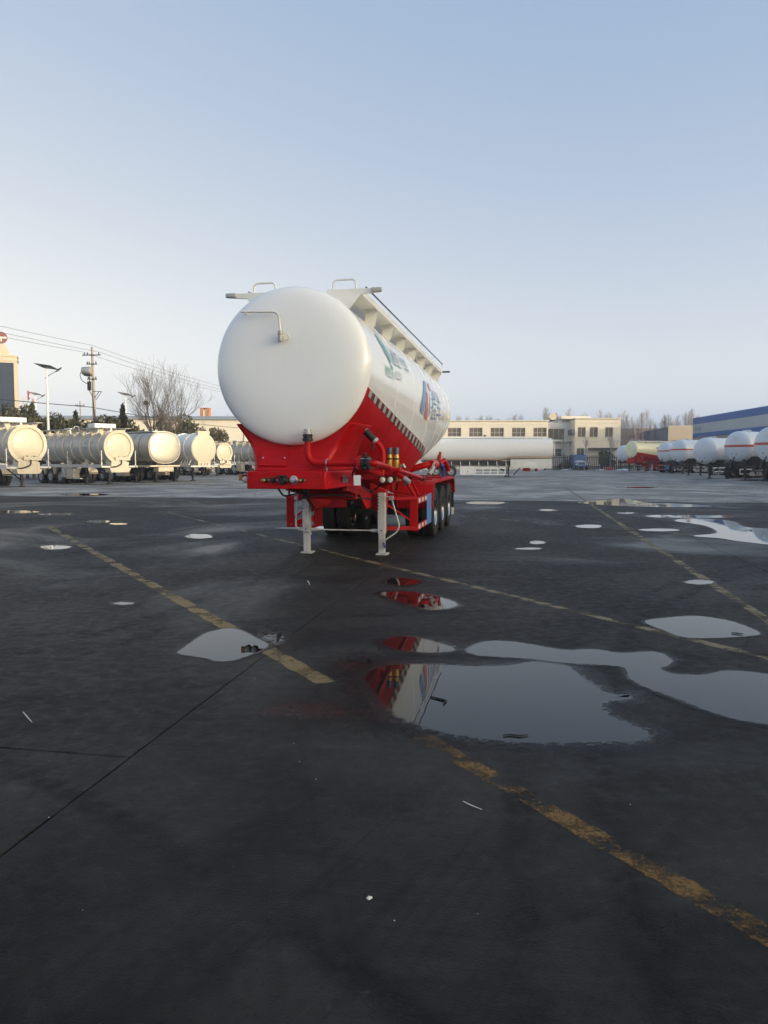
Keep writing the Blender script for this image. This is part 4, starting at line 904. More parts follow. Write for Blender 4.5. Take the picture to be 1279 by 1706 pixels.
# a second bulk trailer, cream above and red below
cr = copy_tree(tr); cr.location = (31.0,96.5,0); cr.rotation_euler = (0,0,-R(64))
tag(cr, 'cream and red bulk trailer parked among the pale gas tankers', 'trailer')
swap = {'glossy white tank paint': M['cream_tank'], 'white head paint': M['cream_tank']}
def drop(o):
    for ch in list(o.children): drop(ch)
    bpy.data.objects.remove(o)
for ch in list(cr.children):
    if any(ch.name.startswith(k) for k in ('crank_handle','canister','paper_tag','air_coupling','electric_socket','gauge_tap','tape_','breather','shaft_end')): drop(ch); continue
    if ch.name.startswith('tank_shell'):
        for d in list(ch.children):
            if d.name.startswith('lettering') or d.name.startswith('emblem'): drop(d)
    if ch.type == 'MESH' and ch.data.materials and ch.data.materials[0].name in swap:
        mm = swap[ch.data.materials[0].name]; ch.material_slots[0].link = 'OBJECT'; ch.material_slots[0].material = mm
def left_flank_sign():
    W, zc, Ru, Rl = tp(3.6)
    MB().loft([[surf(s, 1.22+.22*k/4, .006) for k in range(5)] for s in (3.0,3.6,4.2,4.8)], closed=False).build('flank_sign', M['blue_dark'], cr, smooth=50)
left_flank_sign()

# ------------------------------------------------------------------ two storey cream building behind the yard
BY = 130.0
bl = thing('office_building', 'two storey cream building with white framed windows behind the white fuel tanker', 'building', (10,BY,0))
ups = [(.7+3.6*k, 2.95+3.6*k, 5.35, 7.0) for k in range(-2, 5)]; los = [(.7+3.6*k, 2.95+3.6*k, 1.3, 3.2) for k in range(-2, 5)]
mb = MB(); wall_panel(mb, -8, 17.6, 0, 8.1, 0, .3, ups+los); mb.box(-8,17.6,.3,12,0,8.0).build('left_wing_wall', M['wall_cream'], bl, smooth=0)
for i, o in enumerate(ups): window(bl, *o, .18, 3, 2, 'curtain')
for i, o in enumerate(los): window(bl, *o, .18, 3, 2, 'curtain')
rec = [(18.1,21.0,5.05,6.95),(18.2,20.6,2.2,3.55)]
mb = MB(); wall_panel(mb, 17.6, 21.9, 0, 8.0, 2.6, .3, rec); mb.box(17.6,21.9,2.9,12,0,7.9).build('recess_wall', M['wall_grey'], bl, smooth=0)
window(bl, *rec[0], 2.78, 3, 1, 'curtain'); window(bl, *rec[1], 2.78, 3, 2, 'glass')
rw = [(22.4,23.75,5.4,7.05),(24.4,25.8,5.4,7.05),(27.0,28.35,5.4,7.05),(22.3,23.6,2.2,3.55)]
mb = MB(); wall_panel(mb, 21.95, 29.6, 0, 8.45, -.6, .3, rw); mb.box(21.95,29.6,-.3,12,0,8.35).build('right_wing_wall', M['wall_cream'], bl, smooth=0)
for o in rw: window(bl, *o, -.42, 2, 1, 'curtain')
MB().box(-8.2,17.75,-.3,.3,8.1,8.25).box(-8,17.6,-.06,0,7.45,7.55).build('cornice', M['trim'], bl, smooth=0)
MB().box(21.85,29.75,-.9,12,8.45,8.6).box(21.9,29.65,-.67,-.6,7.75,7.85).box(21.9,29.65,-.66,-.6,4.75,4.9).build('cornice', M['trim'], bl, smooth=0)
MB().box(17.0,21.9,1.0,2.6,4.75,4.95).build('porch_slab', M['wall_grey'], bl, smooth=0)
for x in (17.9,18.9): MB().box(x,x+.22,1.2,1.42,0,4.75).build('porch_column', M['wall_grey'], bl, smooth=0)
MB().box(21.5,21.9,-.5,2.6,5.9,6.7).build('air_conditioner', M['grey_clad'], bl, smooth=0)
MB().box(24.2,29.3,-2.2,-.6,3.42,3.58).build('awning', M['dark_metal'], bl, smooth=0)
MB().box(20.2,25.2,2,8,8.6,9.05).build('roof_parapet', M['wall_cream'], bl, smooth=0)
wt = MB().tube([(18.7,1.5,9.0),(18.7,3.8,9.0)], .62, 18).build('water_tank', M['cream_head'], bl)
MB().box(18.3,19.1,1.6,1.75,8.2,8.6).box(18.3,19.1,3.5,3.65,8.2,8.6).bar((19.6,1.6,8.2),(19.2,1.6,9.6), .08,.08).build('tank_stand', M['dark_metal'], wt, smooth=0)

# fence and blue truck in front of it
fx0, fx1, fy = 25.6, 44.0, 122.5
fe = thing('picket_fence', 'dark picket fence running before the cream building', 'fence', (fx0,fy,0))
MB().box(0,fx1-fx0,-.02,.02,.5,.6).box(0,fx1-fx0,-.02,.02,1.9,2.0).build('rail', M['picket_dark'], fe, smooth=0)
_p = MB().prism([(-.085,.1),(.085,.1),(.085,2.25),(0,2.4),(-.085,2.25)], 'y', -.05, -.022).build('picket', M['picket_dark'], fe, smooth=0)
for k in range(int((fx1-fx0)/.31)):
    o = _p if k == 0 else put('picket', _p.data, None, fe); o.location = (.15+.31*k,0,0)
for k in range(7): MB().box(k*3-.12,k*3+.12,.03,.27,0,2.55).build('post', M['picket_dark'], fe, smooth=0)
MB().box(-1,fx1-fx0,.3,.6,0,.55).build('plinth', M['wall_grey'], fe, smooth=0)

tk = thing('blue_truck', 'small blue bonneted truck facing the camera in front of the fence', 'truck', (30.4,118.5,0))
MB().prism([(1.3,.75),(1.3,1.45),(1.55,2.30),(1.75,2.42),(3.2,2.42),(3.25,.75)], 'x', -1.02, 1.02).build('cab', M['truck_blue'], tk, smooth=0, bevel=.08)
MB().add([(-.88,1.34,1.52),(.88,1.34,1.52),(.80,1.565,2.24),(-.80,1.565,2.24)], [(0,1,2,3)]).build('windscreen', M['glass'], tk, smooth=0)
MB().loft([[(-.62,.0,.75),(.62,.0,.75),(.60,.0,1.28),(.3,.0,1.38),(-.3,.0,1.38),(-.60,.0,1.28)],[(-.85,1.32,.75),(.85,1.32,.75),(.80,1.32,1.40),(.4,1.32,1.52),(-.4,1.32,1.52),(-.80,1.32,1.40)]]).build('bonnet', M['truck_white'], tk, smooth=30)
gl = MB()
for k in range(5): gl.box(-.5,.5,-.04,-.005,.86+.08*k,.91+.08*k)
gl.build('grille', M['black'], tk, smooth=0)
MB().box(-1.1,1.1,-.28,-.12,.50,.72).build('bumper', M['truck_blue'], tk, smooth=0, bevel=.03)
for x in (-1,1):
    a, b = sorted((x*.63,x*1.12)); MB().prism([(-.05,.70),(-.02,1.0),(.25,1.18),(.8,1.2),(1.3,1.0),(1.3,.8)], 'x', a, b).build('front_wing', M['truck_blue'], tk, smooth=30, bevel=.04)
    MB().lathe([(.12,-.10),(.12,-.02),(.13,0)], (x*.84,0,.92), 'y', 16).build('headlight', M['lamp_white'], tk)
    wheel(tk, x*.92, .65, side=x, fine=False, sc_=.9); wheel(tk, x*.92, 4.6, side=x, fine=False, sc_=.9)
    MB().tube([(x*1.02,1.5,1.7),(x*1.22,1.35,1.75)], .015, 6).box(x*1.22-.08,x*1.22+.08,1.32,1.36,1.55,1.95).build('mirror', M['black'], tk)
MB().box(-1.1,1.1,3.4,6.4,1.0,1.7).box(-.4,.4,.2,6.2,.55,.8).build('cargo_bed', M['truck_blue'], tk, smooth=0)

# snow heaps, red crate, bushes by the fence
def blob(name, label, cat, loc, r, m, seed, flat=.35, group=None):
    rnd = random.Random(seed); bm = bmesh.new(); bmesh.ops.create_icosphere(bm, subdivisions=3, radius=1)
    for v in bm.verts:
        k = 1 + .35*math.sin(v.co.x*3.1+seed)*math.cos(v.co.y*4.3+seed) + rnd.uniform(-.06,.06); v.co = Vector((v.co.x*k*r, v.co.y*k*r, max(-.02, v.co.z*k*r*flat)))
    me = bpy.data.meshes.new(name); bm.to_mesh(me); bm.free(); me.materials.append(m); me.shade_smooth()
    o = bpy.data.objects.new(name, me); C.objects.link(o); o.location = loc; return tag(o, label, cat, group)
for i, (x, y, r) in enumerate(((946,121,.8),(941,120.6,.5),(1000,120.5,.55),(1036,118,.8),(1044,117,.6))):
    p = at(x, 781, y); blob('snow_heap', ['low heap of dirty snow left of the blue truck','small snow patch at the end of the picket fence','snow patch right of the blue truck','snow heap under the pale gas tanker end','snow scrap beside the cream trailer legs'][i], 'snow', (p.x,p.y,-.05), r, M['snow'], i+3)
ct = thing('plastic_crate', 'small red crate on the ground right of the blue truck', 'crate', (35.2,120.2,0), 12)
MB().box(-.45,.45,-.3,.3,0,.06).build('crate_base', M['flag_red'], ct, smooth=0)
for a, b, c, d in ((-.45,.45,-.3,-.26),(-.45,.45,.26,.3),(-.45,-.41,-.26,.26),(.41,.45,-.26,.26)):
    MB().box(a,b,c,d,.06,.22).box(a,b,c,d,.27,.45).box(a,a+.04,c,c+.04,.22,.27).box(b-.04,b,d-.04,d,.22,.27).build('crate_wall', M['flag_red'], ct, smooth=0)

def leaf_mass(mb, center, rad, n, size, rnd, shape='ell', core=.0):
    cx, cy, cz = center
    for _ in range(n):
        while True:
            x, y, z = rnd.uniform(-1,1), rnd.uniform(-1,1), rnd.uniform(-1,1); d = x*x+y*y+z*z
            if d <= 1 and d > core: break
        k = (1-(z+1)/2*.92) if shape == 'cone' else 1
        if shape == 'cone': k *= .75+.25*math.sin((z+1)*17)
        p = Vector((cx+x*rad[0]*k, cy+y*rad[1]*k, cz+z*rad[2])); s = size*rnd.uniform(.5,1.3)
        e = Euler((rnd.uniform(0,6.3),rnd.uniform(0,6.3),rnd.uniform(0,6.3))); u = e.to_matrix() @ Vector((s,0,0)); w = e.to_matrix() @ Vector((0,s*.35,0))
        mb.add([p-u, p-w, p+u, p+w], [(0,1,2,3)])
def shrub(label, x, y, h, w, m='shrub', seed=1, shape='ell', cat='shrub', group=None, n=3600, clumps=16):
    rnd = random.Random(seed); t = thing('evergreen_shrub' if shape == 'ell' else 'conifer_tree', label, cat, (x,y,0), rnd.uniform(0,90), group)
    MB().tube([(0,0,-.05),(.05,.02,h*.5),(0,0,h*.92)], [.07+h*.012,.06,.015], 7).build('trunk', M['bark'], t)
    mb = MB()
    if shape == 'cone': leaf_mass(mb, (0,0,h*.54), (w,w,h*.46), n*3, .24, rnd, 'cone')
    else:
        for k in range(clumps):
            a = rnd.uniform(0,6.3); q = rnd.uniform(.1,.75)*w; z = rnd.uniform(.3,.85)*h
            leaf_mass(mb, (q*math.cos(a),q*math.sin(a),z), (w*rnd.uniform(.3,.5),)*2+(h*rnd.uniform(.12,.24),), n//clumps+60, .24, rnd)
    mb.build('crown', M[m], t, smooth=0, fixn=False); return t
def atx(x, Y): return (x-CX)/FPX*Y
for i, (x, Y, h, w, sh, lb) in enumerate((
    (18,66,5.2,1.8,'ell','dry shrub at the foot of the cream tower'),(46,68,5.6,1.5,'ell','olive shrub behind the nearest cream tanker'),(57,70,6.7,1.1,'cone','small conifer under the flags'),
    (76,66,4.6,1.3,'ell','low shrub left of the nearer solar street lamp'),(103,64,4.9,1.9,'ell','wide shrub right of the nearer solar street lamp'),(129,74,6.3,.8,'cone','slim dark conifer between lamp and utility pole'),
    (147,76,4.9,1.3,'ell','shrub left of the utility pole foot'),(187,70,5.2,1.8,'ell','shrub right of the utility pole foot'),(207,74,6.9,1.2,'cone','pointed spruce left of the big bare tree'),
    (232,78,5.2,1.9,'ell','brown green shrub under the big bare tree'),(305,88,6.2,2.2,'ell','shrub strip right of the big bare tree'),(352,95,5.6,1.7,'ell','far shrub beside the orange brick stack'))):
    shrub(lb, atx(x,Y), Y, h*(1.08 if sh == 'ell' else 1), w*(1.4 if sh == 'ell' else 1.25), 'needles' if sh == 'cone' or i % 3 == 1 else 'shrub', 20+i, sh, 'shrub' if sh == 'ell' else 'tree')
shrub('dark evergreen bush behind the picket fence right of the blue truck', atx(1006,124.5), 124.5, 3.2, 1.6, 'needles', 77)
shrub('low dark bush at the fence left of the blue truck', atx(940,121.5), 121.6, 1.2, .9, 'shrub', 78, n=400)

# ------------------------------------------------------------------ bare trees
def branch(mb, p, d, L, r, rnd, depth, up=.25, spread=.55, nseg=3, minr=.006, kids=(3,5), n=5):
    pts = [p]; rs = [r]; dirs = [d]
    for i in range(nseg):
        d = (d + Vector((rnd.uniform(-1,1),rnd.uniform(-1,1),rnd.uniform(-.4,.6)))*.13 + Vector((0,0,up*.22))).normalized()
        p = p + d*L/nseg; pts.append(p); rs.append(max(minr, r*(1-.72*(i+1)/nseg))); dirs.append(d)
    mb.tube(pts, rs, n if depth > 1 else 3, caps=False)
    if depth == 0: return
    for k in range(rnd.randint(*kids)):
        f = rnd.uniform(.25, 1.0); i = min(nseg-1, int(f*nseg)); q = pts[i].lerp(pts[i+1], f*nseg-i); dd = dirs[i+1]
        o = dd.orthogonal().normalized(); o = Matrix.Rotation(rnd.uniform(0,6.283), 3, dd) @ o
        nd = (dd*(1-spread*.5) + o*spread*rnd.uniform(.6,1.2)).normalized()
        branch(mb, q, nd, L*rnd.uniform(.45,.7), max(minr, rs[i]*.55), rnd, depth-1, up, spread, nseg, minr, kids, n)
rnd = random.Random(5)
bt = thing('bare_tree', 'large spreading bare tree behind the parked tankers on the left', 'tree', (atx(266,72),72,0)); bt.scale = (.80,.80,.82)
mb = MB(); mb.tube([(0,0,-.1),(.05,0,1.2),(0,.05,2.4)], [.34,.28,.25], 10); mb.build('trunk', M['bark'], bt)
mb = MB()
for k in range(9):
    a = 2*math.pi*k/9 + rnd.uniform(-.2,.2); tilt = rnd.uniform(.10,.72); dd = Vector((math.cos(a)*tilt*1.15, math.sin(a)*tilt, 1)).normalized()
    branch(mb, Vector((.1*math.cos(a),.1*math.sin(a),1.6+rnd.uniform(0,.9))), dd, rnd.uniform(5.2,7.2)*(1-.18*tilt), .15, rnd, 3, .5, .55, 6, .0075, (5,7), 6)
mb.build('crown', M['bark'], bt, smooth=0, fixn=False)
for k in range(1):
    ns = MB(); leaf_mass(ns, (-1.5,.3,8.4), (.28,.28,.22), 200, .14, random.Random(3)); ns.build('bird_nest', M['bark'], bt, smooth=0, fixn=False)

pops = []
for sd in range(6):
    rnd = random.Random(100+sd); t = thing('poplar_tree', 'slender leafless poplar in the pale row beyond the buildings', 'tree', (0,0,0), 0, 'leafless poplars beyond the buildings')
    mb = MB(); H = rnd.uniform(12.3,14.2)
    tp_ = [(0,0,-.1)]; 
    for k in range(1, 7): tp_.append((rnd.uniform(-.12,.12), rnd.uniform(-.12,.12), H*k/6))
    mb.tube(tp_, [.13,.12,.10,.085,.065,.04,.012], 6, caps=False); mb.build('trunk', M['bark_pale'], t)
    mb = MB()
    for k in range(30):
        f = rnd.uniform(.22,.95); z = H*f; a = rnd.uniform(0,6.283); tl = rnd.uniform(.14,.36)
        branch(mb, Vector((0,0,z)), Vector((math.cos(a)*tl,math.sin(a)*tl,1)).normalized(), (1-f)*H*rnd.uniform(.35,.55)+.8, .026, rnd, 2, .75, .32, 3, .009, (2,3), 3)
    mb.build('crown', M['bark_pale'], t, smooth=0, fixn=False); pops.append(t)
rnd = random.Random(9); spots = []
for k in range(120):
    f = (k/119)**.8; spots.append((18 + 76*f + rnd.uniform(-.5,.5), 186 + rnd.uniform(-9,16), .87 if f > .3 else .88))
for x in (372,378,384,392,405): spots.append((atx(x,150)+rnd.uniform(-.5,.5), 150+rnd.uniform(-5,8), .72))
for k, (x, y, s) in enumerate(spots):
    o = pops[k] if k < 6 else copy_tree(pops[k % 6])
    o.location = (x,y,0); o.rotation_euler = (0,0,rnd.uniform(0,6.28)); s *= rnd.uniform(.86,1.08); o.scale = (s,s,s)
for i, (x, Y, s) in enumerate(((937,121,.40),(1016,120.8,.42),(975,121.2,.38))):
    o = copy_tree(pops[i]); o.location = (atx(x,Y),Y,0); o.scale = (s*1.3,s*1.3,s*1.05)
    tag(o, ['thin bare sapling by the fence left of the blue truck','thin bare sapling by the fence under the awning','thin bare sapling behind the blue truck'][i], 'tree', 'saplings along the fence')

# ------------------------------------------------------------------ blue factory hall along the right side
HA = 4.5; hx = Vector((math.sin(R(HA)), math.cos(R(HA)), 0))
hl = thing('factory_hall', 'long factory hall with blue and grey fascia on the right', 'building', (49.5,5,0), HA)
HL = 148.0
mb = MB(); k = 0; ys = [i*.36 for i in range(int(HL/.36)+1)]
mb.loft([[(0 if i % 4 in (0,1) else .06, y, z) for i, y in enumerate(ys)] for z in (0, 6.1)], closed=False); mb.build('ribbed_wall', M['cladding'], hl, smooth=0, fixn=False)
MB().box(.08,14,0,ys[-1],0,9.6).build('hall_body', M['cladding'], hl, smooth=0)
MB().box(-.14,.02,-.1,HL,6.0,6.75).build('lower_blue_band', M['fascia_blue'], hl, smooth=0)
MB().box(-.12,.02,-.1,HL,6.752,8.55).build('grey_band', M['fascia_grey'], hl, smooth=0)
MB().box(-.16,.06,-.1,HL+.1,8.552,9.8).build('upper_blue_band', M['fascia_blue'], hl, smooth=0)
MB().prism([(-.1,9.7),(7,10.4),(14.1,9.7),(14.1,9.6),(-.1,9.6)], 'y', 0, HL).build('roof', M['roof_grey'], hl, smooth=0)
MB().box(-.16,14.2,HL,HL+.15,0,9.79).build('end_wall', M['fascia_grey'], hl, smooth=0)
vs, fs = text_verts('Arnof', 1.25)
MB().add([(-.125, 140.2-v.x, 7.15+v.y) for v in vs] and [(-.126, HL-1.2-v.x*1.15, 7.25+v.y) for v in vs], fs).build('lettering', M['dark_metal'], hl, smooth=0, fixn=False)
for k in range(5): MB().box(-.10,-.005,20+k*26,25+k*26,0,4.6).build('sliding_door', M['fascia_grey'], hl, smooth=0)
# grey and cream building past the hall, brown brick block behind
gb = thing('low_building', 'cream tiled block with a dark blue grey side wall beyond the gas tankers', 'building', (60.6,165,0), 8.6)
ops = [(1.2,2.2,5.0,5.8),(3.2,4.2,5.0,5.8)]
mb = MB(); wall_panel(mb, .05, 9, 0, 8.7, 0, .25, ops); mb.build('front_wall', M['tile_cream'], gb, smooth=0)
for o in ops: window(gb, *o, .12, 2, 1, 'glass', sill=False)
MB().box(.06,9,.25,28,0,8.6).build('body', M['tile_cream'], gb, smooth=0)
mb = MB(); ys = [i*.6 for i in range(47)]; mb.loft([[(0 if i % 4 in (0,1) else .04, y, z) for i, y in enumerate(ys)] for z in (0, 8.65)], closed=False); mb.build('side_cladding', M['grey_clad'], gb, smooth=0, fixn=False)
MB().box(-.05,9.1,-.06,.2,8.7,8.85).build('parapet_cap', M['trim'], gb, smooth=0)
MB().tube([(-.2,3,8.6),(-.2,3,9.6)], .05, 6).lathe([(.05,9.6),(.16,9.65),(.16,9.9),(.02,9.95)], (-.2,3,0), 'z', 10).build('roof_vent', M['dark_metal'], gb)
bb = thing('brick_block', 'brown brick block glimpsed through the poplars', 'building', (atx(1000,215),215,0))
ops = [(1+3.2*k, 3+3.2*k, z, z+1.1) for k in range(8) for z in (5.0,7.4)]
mb = MB(); wall_panel(mb, -2, 28, 0, 10.0, 0, .3, ops); mb.build('front_wall', M['brick'], bb, smooth=0)
for o in ops: window(bb, *o, .15, 2, 1, 'glass', sill=False)
MB().box(-2,28,.3,10,0,9.9).build('body', M['brick'], bb, smooth=0); MB().box(-2.2,28.2,-.3,.3,10.0,10.3).box(-2,28,-.1,0,6.6,6.9).build('cornice', M['brick'], bb, smooth=0)

# workshop behind the photographer: its long shadow covers the yard
ws = thing('workshop', 'tall grey workshop standing behind the photographer', 'building', (48,-42,0), 3)
MB().box(0,15,0,44,0,11.8).build('walls', M['fascia_grey'], ws, smooth=0)
MB().prism([(-.4,11.8),(7.5,12.3),(15.4,11.8),(15.4,11.6),(-.4,11.6)], 'y', -.4, 44.4).build('roof', M['roof_grey'], ws, smooth=0)
for k in range(4): MB().box(-.08,-.002,4+k*10,9+k*10,0,5.2).build('sliding_door', M['fascia_blue'], ws, smooth=0)

# ------------------------------------------------------------------ left background: tower, shed, stack, lamps, pole, wires
tw = thing('office_tower', 'cream tower with dark blue glass front at the left edge', 'building', (-83.2,150,0), -25)
gl_ = [(7.4,10.6,3.0,20.8),(-3.0,6.9,3.0,20.8)]
mb = MB(); wall_panel(mb, -4, 11.3, 0, 22.0, 0, .5, gl_); mb.box(-4,11.3,.5,12,0,21.9).build('tower_wall', M['tile_cream'], tw, smooth=0)
for a, b, c, d in gl_:
    cg = MB(); nx = max(2, int((b-a)/1.55))
    for i in range(1, nx): cg.box(a+(b-a)*i/nx-.04,a+(b-a)*i/nx+.04,.2,.3,c,d)
    for i in range(1, 12): cg.box(a,b,.21,.29,c+(d-c)*i/12-.03,c+(d-c)*i/12+.03)
    cg = cg.build('curtain_wall', M['dark_metal'], tw, smooth=0); MB().add([(a,.25,c),(b,.25,c),(b,.25,d),(a,.25,d)], [(0,1,2,3)]).build('pane', M['tower_glass'], cg, smooth=0)
MB().prism([(-1,22.0),(10.2,22.0),(9.6,23.8),(9.0,24.6),(0,24.6)], 'y', 1, 11).build('roof_block', M['tile_cream'], tw, smooth=0)
MB().box(-4.15,11.45,-.15,.5,21.2,21.5).box(-4.2,11.5,-.2,12,22.0,22.25).build('cornice', M['tile_cream'], tw, smooth=0)
sg = MB().lathe([(1.12,-.12),(1.15,-.1),(1.15,.15),(1.12,.17)], (8.5,1.5,25.85), 'y', 36).build('roof_sign', M['sign_red'], tw, smooth=30)
MB().box(7.5,9.5,1.345,1.375,25.72,26.05).box(8.42,8.62,1.344,1.376,25.1,25.73).build('sign_emblem', M['white'], sg, smooth=0)
MB().box(8.35,8.65,1.4,1.6,24.6,24.75).build('sign_post', M['dark_metal'], sg, smooth=0)
sh = thing('long_shed', 'long low shed with grey blue roof behind the shrubs on the left', 'building', (-56,118,0), -4)
ops = [(2+4.2*k,4.4+4.2*k,4.6,6.0) for k in range(7)]
mb = MB(); wall_panel(mb, -3, 34, 0, 8.0, 0, .3, ops); mb.build('front_wall', M['wall_cream'], sh, smooth=0)
for o in ops: window(sh, *o, .15, 3, 1, 'glass')
MB().box(-3,34,.3,14,0,7.9).build('body', M['wall_cream'], sh, smooth=0)
MB().loft([[(-3.5,-.6,7.95),(-3.5,7,8.75),(-3.5,14.6,7.95),(-3.5,14.6,7.85),(-3.5,7,8.65),(-3.5,-.6,7.85)],[(34.5,-.6,7.95),(34.5,7,8.75),(34.5,14.6,7.95),(34.5,14.6,7.85),(34.5,7,8.65),(34.5,-.6,7.85)]]).build('roof', M['roof_grey'], sh, smooth=0)
st = thing('brick_stack', 'orange brick stack with a pale stripe right of the big bare tree', 'chimney', (atx(342.5,128),128,0))
MB().box(-.75,-.22,0,1.4,0,10.1).box(.22,.75,0,1.4,0,10.1).build('brick_pier', M['orange_brick'], st, smooth=0)
MB().box(-.22,.22,.12,1.3,0,9.9).build('pale_stripe', M['trim'], st, smooth=0); MB().box(-.8,.8,-.05,1.45,10.1,10.2).build('stack_cap', M['orange_brick'], st, smooth=0)

def solar_lamp(label, x, Y, ztop, s=1.):
    t = thing('solar_street_lamp', label, 'street lamp', (atx(x,Y),Y,0), 0, 'solar street lamps behind the parked tankers')
    MB().tube([(0,0,0),(0,0,ztop*.62),(0,0,ztop-.1)], [.11,.095,.05], 10).build('pole', M['white'], t)
    MB().lathe([(.2,0),(.2,.03),(.12,.05)], (0,0,0), 'z', 12).build('base_plate', M['galv'], t)
    pn = MB().add([(-.85,-.32,ztop+.33),(.55,-.55,ztop+.12),(.85,.45,ztop-.12),(-.55,.65,ztop+.10),(-.85,-.32,ztop+.29),(.55,-.55,ztop+.08),(.85,.45,ztop-.16),(-.55,.65,ztop+.06)], [(0,1,2,3),(7,6,5,4),(0,4,5,1),(1,5,6,2),(2,6,7,3),(3,7,4,0)]).build('solar_panel', M['panel'], t, smooth=0)
    MB().bar((0,0,ztop-.15),(0,.05,ztop+.12), .08, .08).build('panel_bracket', M['galv'], pn)
    MB().tube([(-.15,0,ztop-.85),(0,0,ztop-.72),(.75,-.05,ztop-.30),(.95,-.05,ztop-.18)], [.03,.035,.03,.028], 8).build('lamp_arm', M['galv'], t)
    MB().prism([(.72,ztop-.36),(.98,ztop-.12),(1.22,ztop+.02),(1.18,ztop-.06),(.95,ztop-.24)], 'y', -.16, .06).build('lamp_head', M['dark_metal'], t, smooth=0, bevel=.015)
    return t
solar_lamp('nearer white solar street lamp with tilted panel behind the nearest tanker', 83, 62, 8.95)
solar_lamp('farther solar street lamp left of the nearer one', 63, 95, 9.6)
solar_lamp('solar street lamp half hidden by the big bare tree', 212, 92, 9.3)
for i, (x, m, lb) in enumerate(((41.5,'flag_white','limp white flag on a pole by the tower'),(50,'flag_red','limp red flag on the tallest pole by the tower'),(57.5,'flag_pink','limp faded red flag right of the tall red one'))):
    Y = 140; h = (13.2,14.2,12.8)[i]; t = thing('flag_pole', lb, 'flag', (atx(x,Y),Y,0), 0, 'flags beside the tower')
    MB().tube([(0,0,0),(0,0,h)], [.06,.03], 8).build('pole', M['galv'], t)
    MB().loft([[(.04+.12*math.sin(z*2.1+k)*(k/4)+.07*k, .03*math.sin(z*3+k*1.7), h-.15-z*1.7/6) for k in range(5)] for z in range(7)], closed=False).build('flag', M[m], t, smooth=60)

PL = [Vector((-36.2,24,0)), Vector((atx(161,70),70,0)), Vector((-21.0,116,0))]
def utility_pole(label, loc, h, full=True):
    t = thing('utility_pole', label, 'pole', loc, 6)
    MB().tube([(0,0,-.1),(-.06,0,h*.5),(-.12,0,h)], [.19,.155,.10], 12).build('pole_shaft', M['concrete_pole'], t)
    for z, w in (((h-.75,.85),(h-1.55,.5),(h-2.9,.45)) if full else ((h-.75,.85),)):
        ca = MB().bar((-.12-w,-.14,z),(-.12+w,-.14,z), .08, .08).build('cross_arm', M['dark_metal'], t)
        for x in (-.8,-.45,.8): MB().lathe([(.02,z+.04),(.05,z+.07),(.05,z+.12),(.03,z+.13),(.05,z+.16),(.05,z+.21),(.01,z+.24)], (-.12+x*w,-.14,0), 'z', 8).build('insulator', M['black'], ca)
    if full:
        tf = MB().lathe([(.05,-.42),(.34,-.40),(.36,-.36),(.36,.36),(.34,.40),(.05,.42)], (-.55,-.2,h-2.15), 'x', 18).build('transformer', M['galv'], t)
        MB().box(-.75,-.1,-.45,.1,h-2.62,h-2.52).build('transformer_platform', M['dark_metal'], tf, smooth=0)
        MB().tube(fillet([(-.9,-.2,h-2.1),(-1.25,-.2,h-2.4),(-1.1,-.2,h-3.0),(-.6,-.2,h-3.3),(-.2,-.15,h-3.4)], .3), .03, 6).build('looped_cable', M['wire'], t)
        MB().tube([(-.35,-.2,h-2.6),(-.3,-.22,h-3.3),(-.38,-.2,h-3.9),(-.1,-.2,h-4.4),(.1,-.2,h-6.0),(.3,-.1,1.5),(.3,-.1,0)], .04, 6).build('down_cable', M['wire'], t)
        MB().box(-.5,-.2,-.35,-.12,h-3.9,h-3.1).build('fuse_box', M['dark_metal'], t, smooth=0, bevel=.03)
        MB().bar((.0,-.15,h-4.0),(.75,-.15,h-4.0), .05, .05).bar((.75,-.15,h-4.02),(.2,-.15,h-4.75), .04, .04).bar((.5,-.15,h-4.02),(.1,-.15,h-4.55), .04, .04).build('bracket_arm', M['dark_metal'], t)
    return t
utility_pole('concrete utility pole with transformer and cross arms', PL[1], 11.75)
utility_pole('plain concrete pole hidden behind the big white tank', PL[2], 11.75, False)
utility_pole('plain concrete pole outside the left edge carrying the power lines', PL[0], 11.75, False)
utility_pole('short plain pole left of the transformer pole', Vector((atx(138,128),128,0)), 11.3, False)
def wire(name, label, pts, r, sag, group):
    out = []
    for a, b in zip(pts, pts[1:]):
        a, b = Vector(a), Vector(b)
        for k in range(24): f = k/24; p = a.lerp(b, f); out.append((p.x, p.y, p.z - sag*4*f*(1-f)))
    out.append(tuple(pts[-1])); o = MB().tube(out, r, 5).build(name, M['wire'], None); return tag(o, label, 'cable', group)
for i, (dx, z, lb) in enumerate(((-.8,11.25,'left power line strung from the cross arm of the transformer pole'),(.0,11.85,'top power line passing the head of the transformer pole'),(.65,11.25,'right power line strung from the cross arm of the transformer pole'))):
    wire('power_line', lb, [p + Vector((dx,-.14,z)) for p in PL], .014, .35, 'power lines over the left of the yard')
wire('power_cable', 'thick dark cable hung lower on the utility poles', [p + Vector((-.2,-.15,6.35)) for p in PL], .035, .25, 'power lines over the left of the yard')

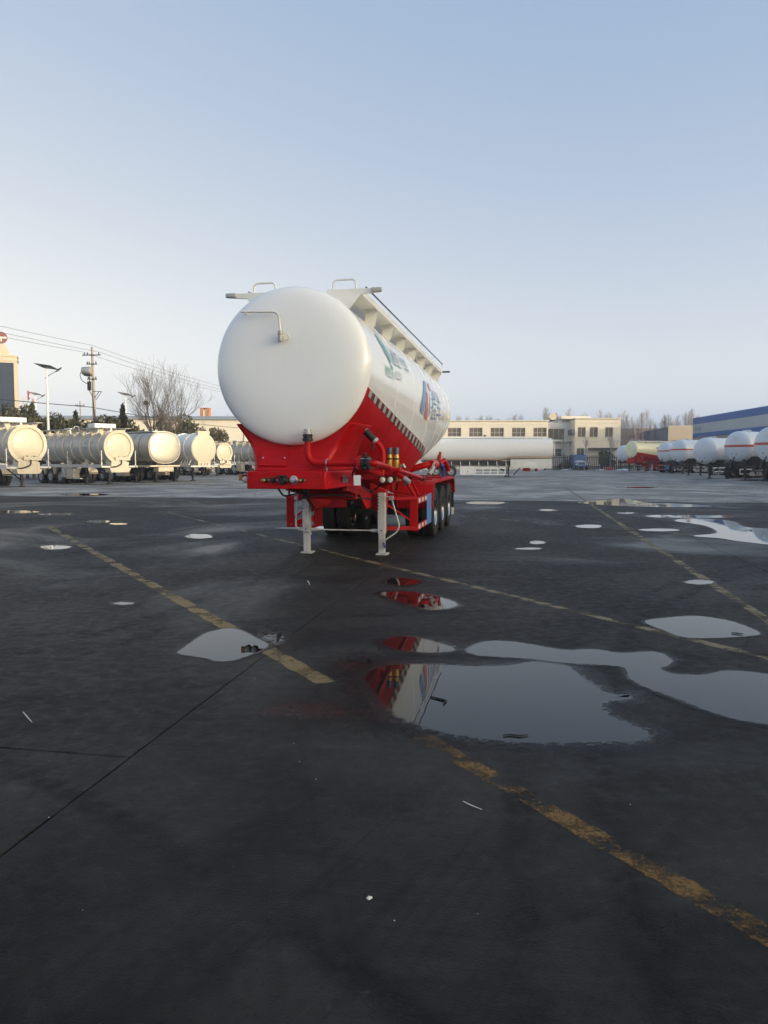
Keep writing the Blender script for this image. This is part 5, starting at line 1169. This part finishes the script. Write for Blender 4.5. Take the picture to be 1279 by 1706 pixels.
# ------------------------------------------------------------------ small litter on the ground
def stick(name, label, px, r, m, cat='twig', z=.012, group=None):
    pts = [gr(x, y) + Vector((0,0,z)) for x, y in px]; o = MB().tube(pts, [r*.7]+[r]*(len(pts)-2)+[r*.5], 6).build(name, M[m], None); return tag(o, label, cat, group)
stick('twig', 'bent dark twig lying in the largest puddle', [(716,1163),(728,1166),(743,1170),(738,1176)], .0065, 'twig')
stick('twig', 'dark scrap of bark at the near edge of the largest puddle', [(838,1228),(850,1227),(866,1229),(880,1227)], .005, 'twig')
stick('twig', 'small dark twig in the puddle at the right edge of the yellow line', [(1218,1056),(1228,1057),(1238,1058)], .006, 'twig')
stick('straw', 'pale straw on dry concrete at the far left', [(38,1187),(45,1195),(53,1204)], .0035, 'pebble', 'straw', .004)
stick('straw', 'pale curved straw right of the large puddle and yellow line', [(771,1336),(785,1343),(803,1350)], .0028, 'pebble', 'straw', .004)
stick('straw', 'tiny straw in front of the landing legs', [(512,968),(514,971),(516,975)], .006, 'pebble', 'straw', .006)
def stone(x, y, r, label, m='pebble', group=None):
    p = gr(x, y); blob('pebble', label, 'pebble', (p.x,p.y,0), r, M[m], int(x), .8, group)
stone(615, 1497, .0095, 'single white pebble in the dark foreground')
rnd = random.Random(44)
for k in range(16):
    stone(rnd.uniform(20,1260), 1120+rnd.random()**1.4*420, rnd.uniform(.0014,.003), 'tiny pale grit speck on the dark foreground concrete', group='grit specks in the foreground')
for k in range(14):
    cx_, cy_, rx_, ry_ = random.Random(k).choice(((850,1170,150,40),(1200,1160,70,25),(380,1078,50,16)))
    stone(cx_+rnd.uniform(-1,1)*rx_, cy_+rnd.uniform(-1,1)*ry_, rnd.uniform(.0025,.0045), 'tiny dark crumb floating in a puddle', 'twig', 'dark crumbs in the puddles')

# ------------------------------------------------------------------ winter haze
hz = bpy.data.materials.new('thin winter haze'); hz.use_nodes = True; hn = hz.node_tree.nodes; hn.clear()
pv = hn.new('ShaderNodeVolumePrincipled'); pv.inputs['Color'].default_value = (.92,.95,1,1); pv.inputs['Density'].default_value = .0008; pv.inputs['Anisotropy'].default_value = .2
ho = hn.new('ShaderNodeOutputMaterial'); hz.node_tree.links.new(pv.outputs[0], ho.inputs['Volume'])
tag(MB().box(-260,260,-120,330,-1.2,31).build('haze', hz, None, smooth=0), kind='stuff')
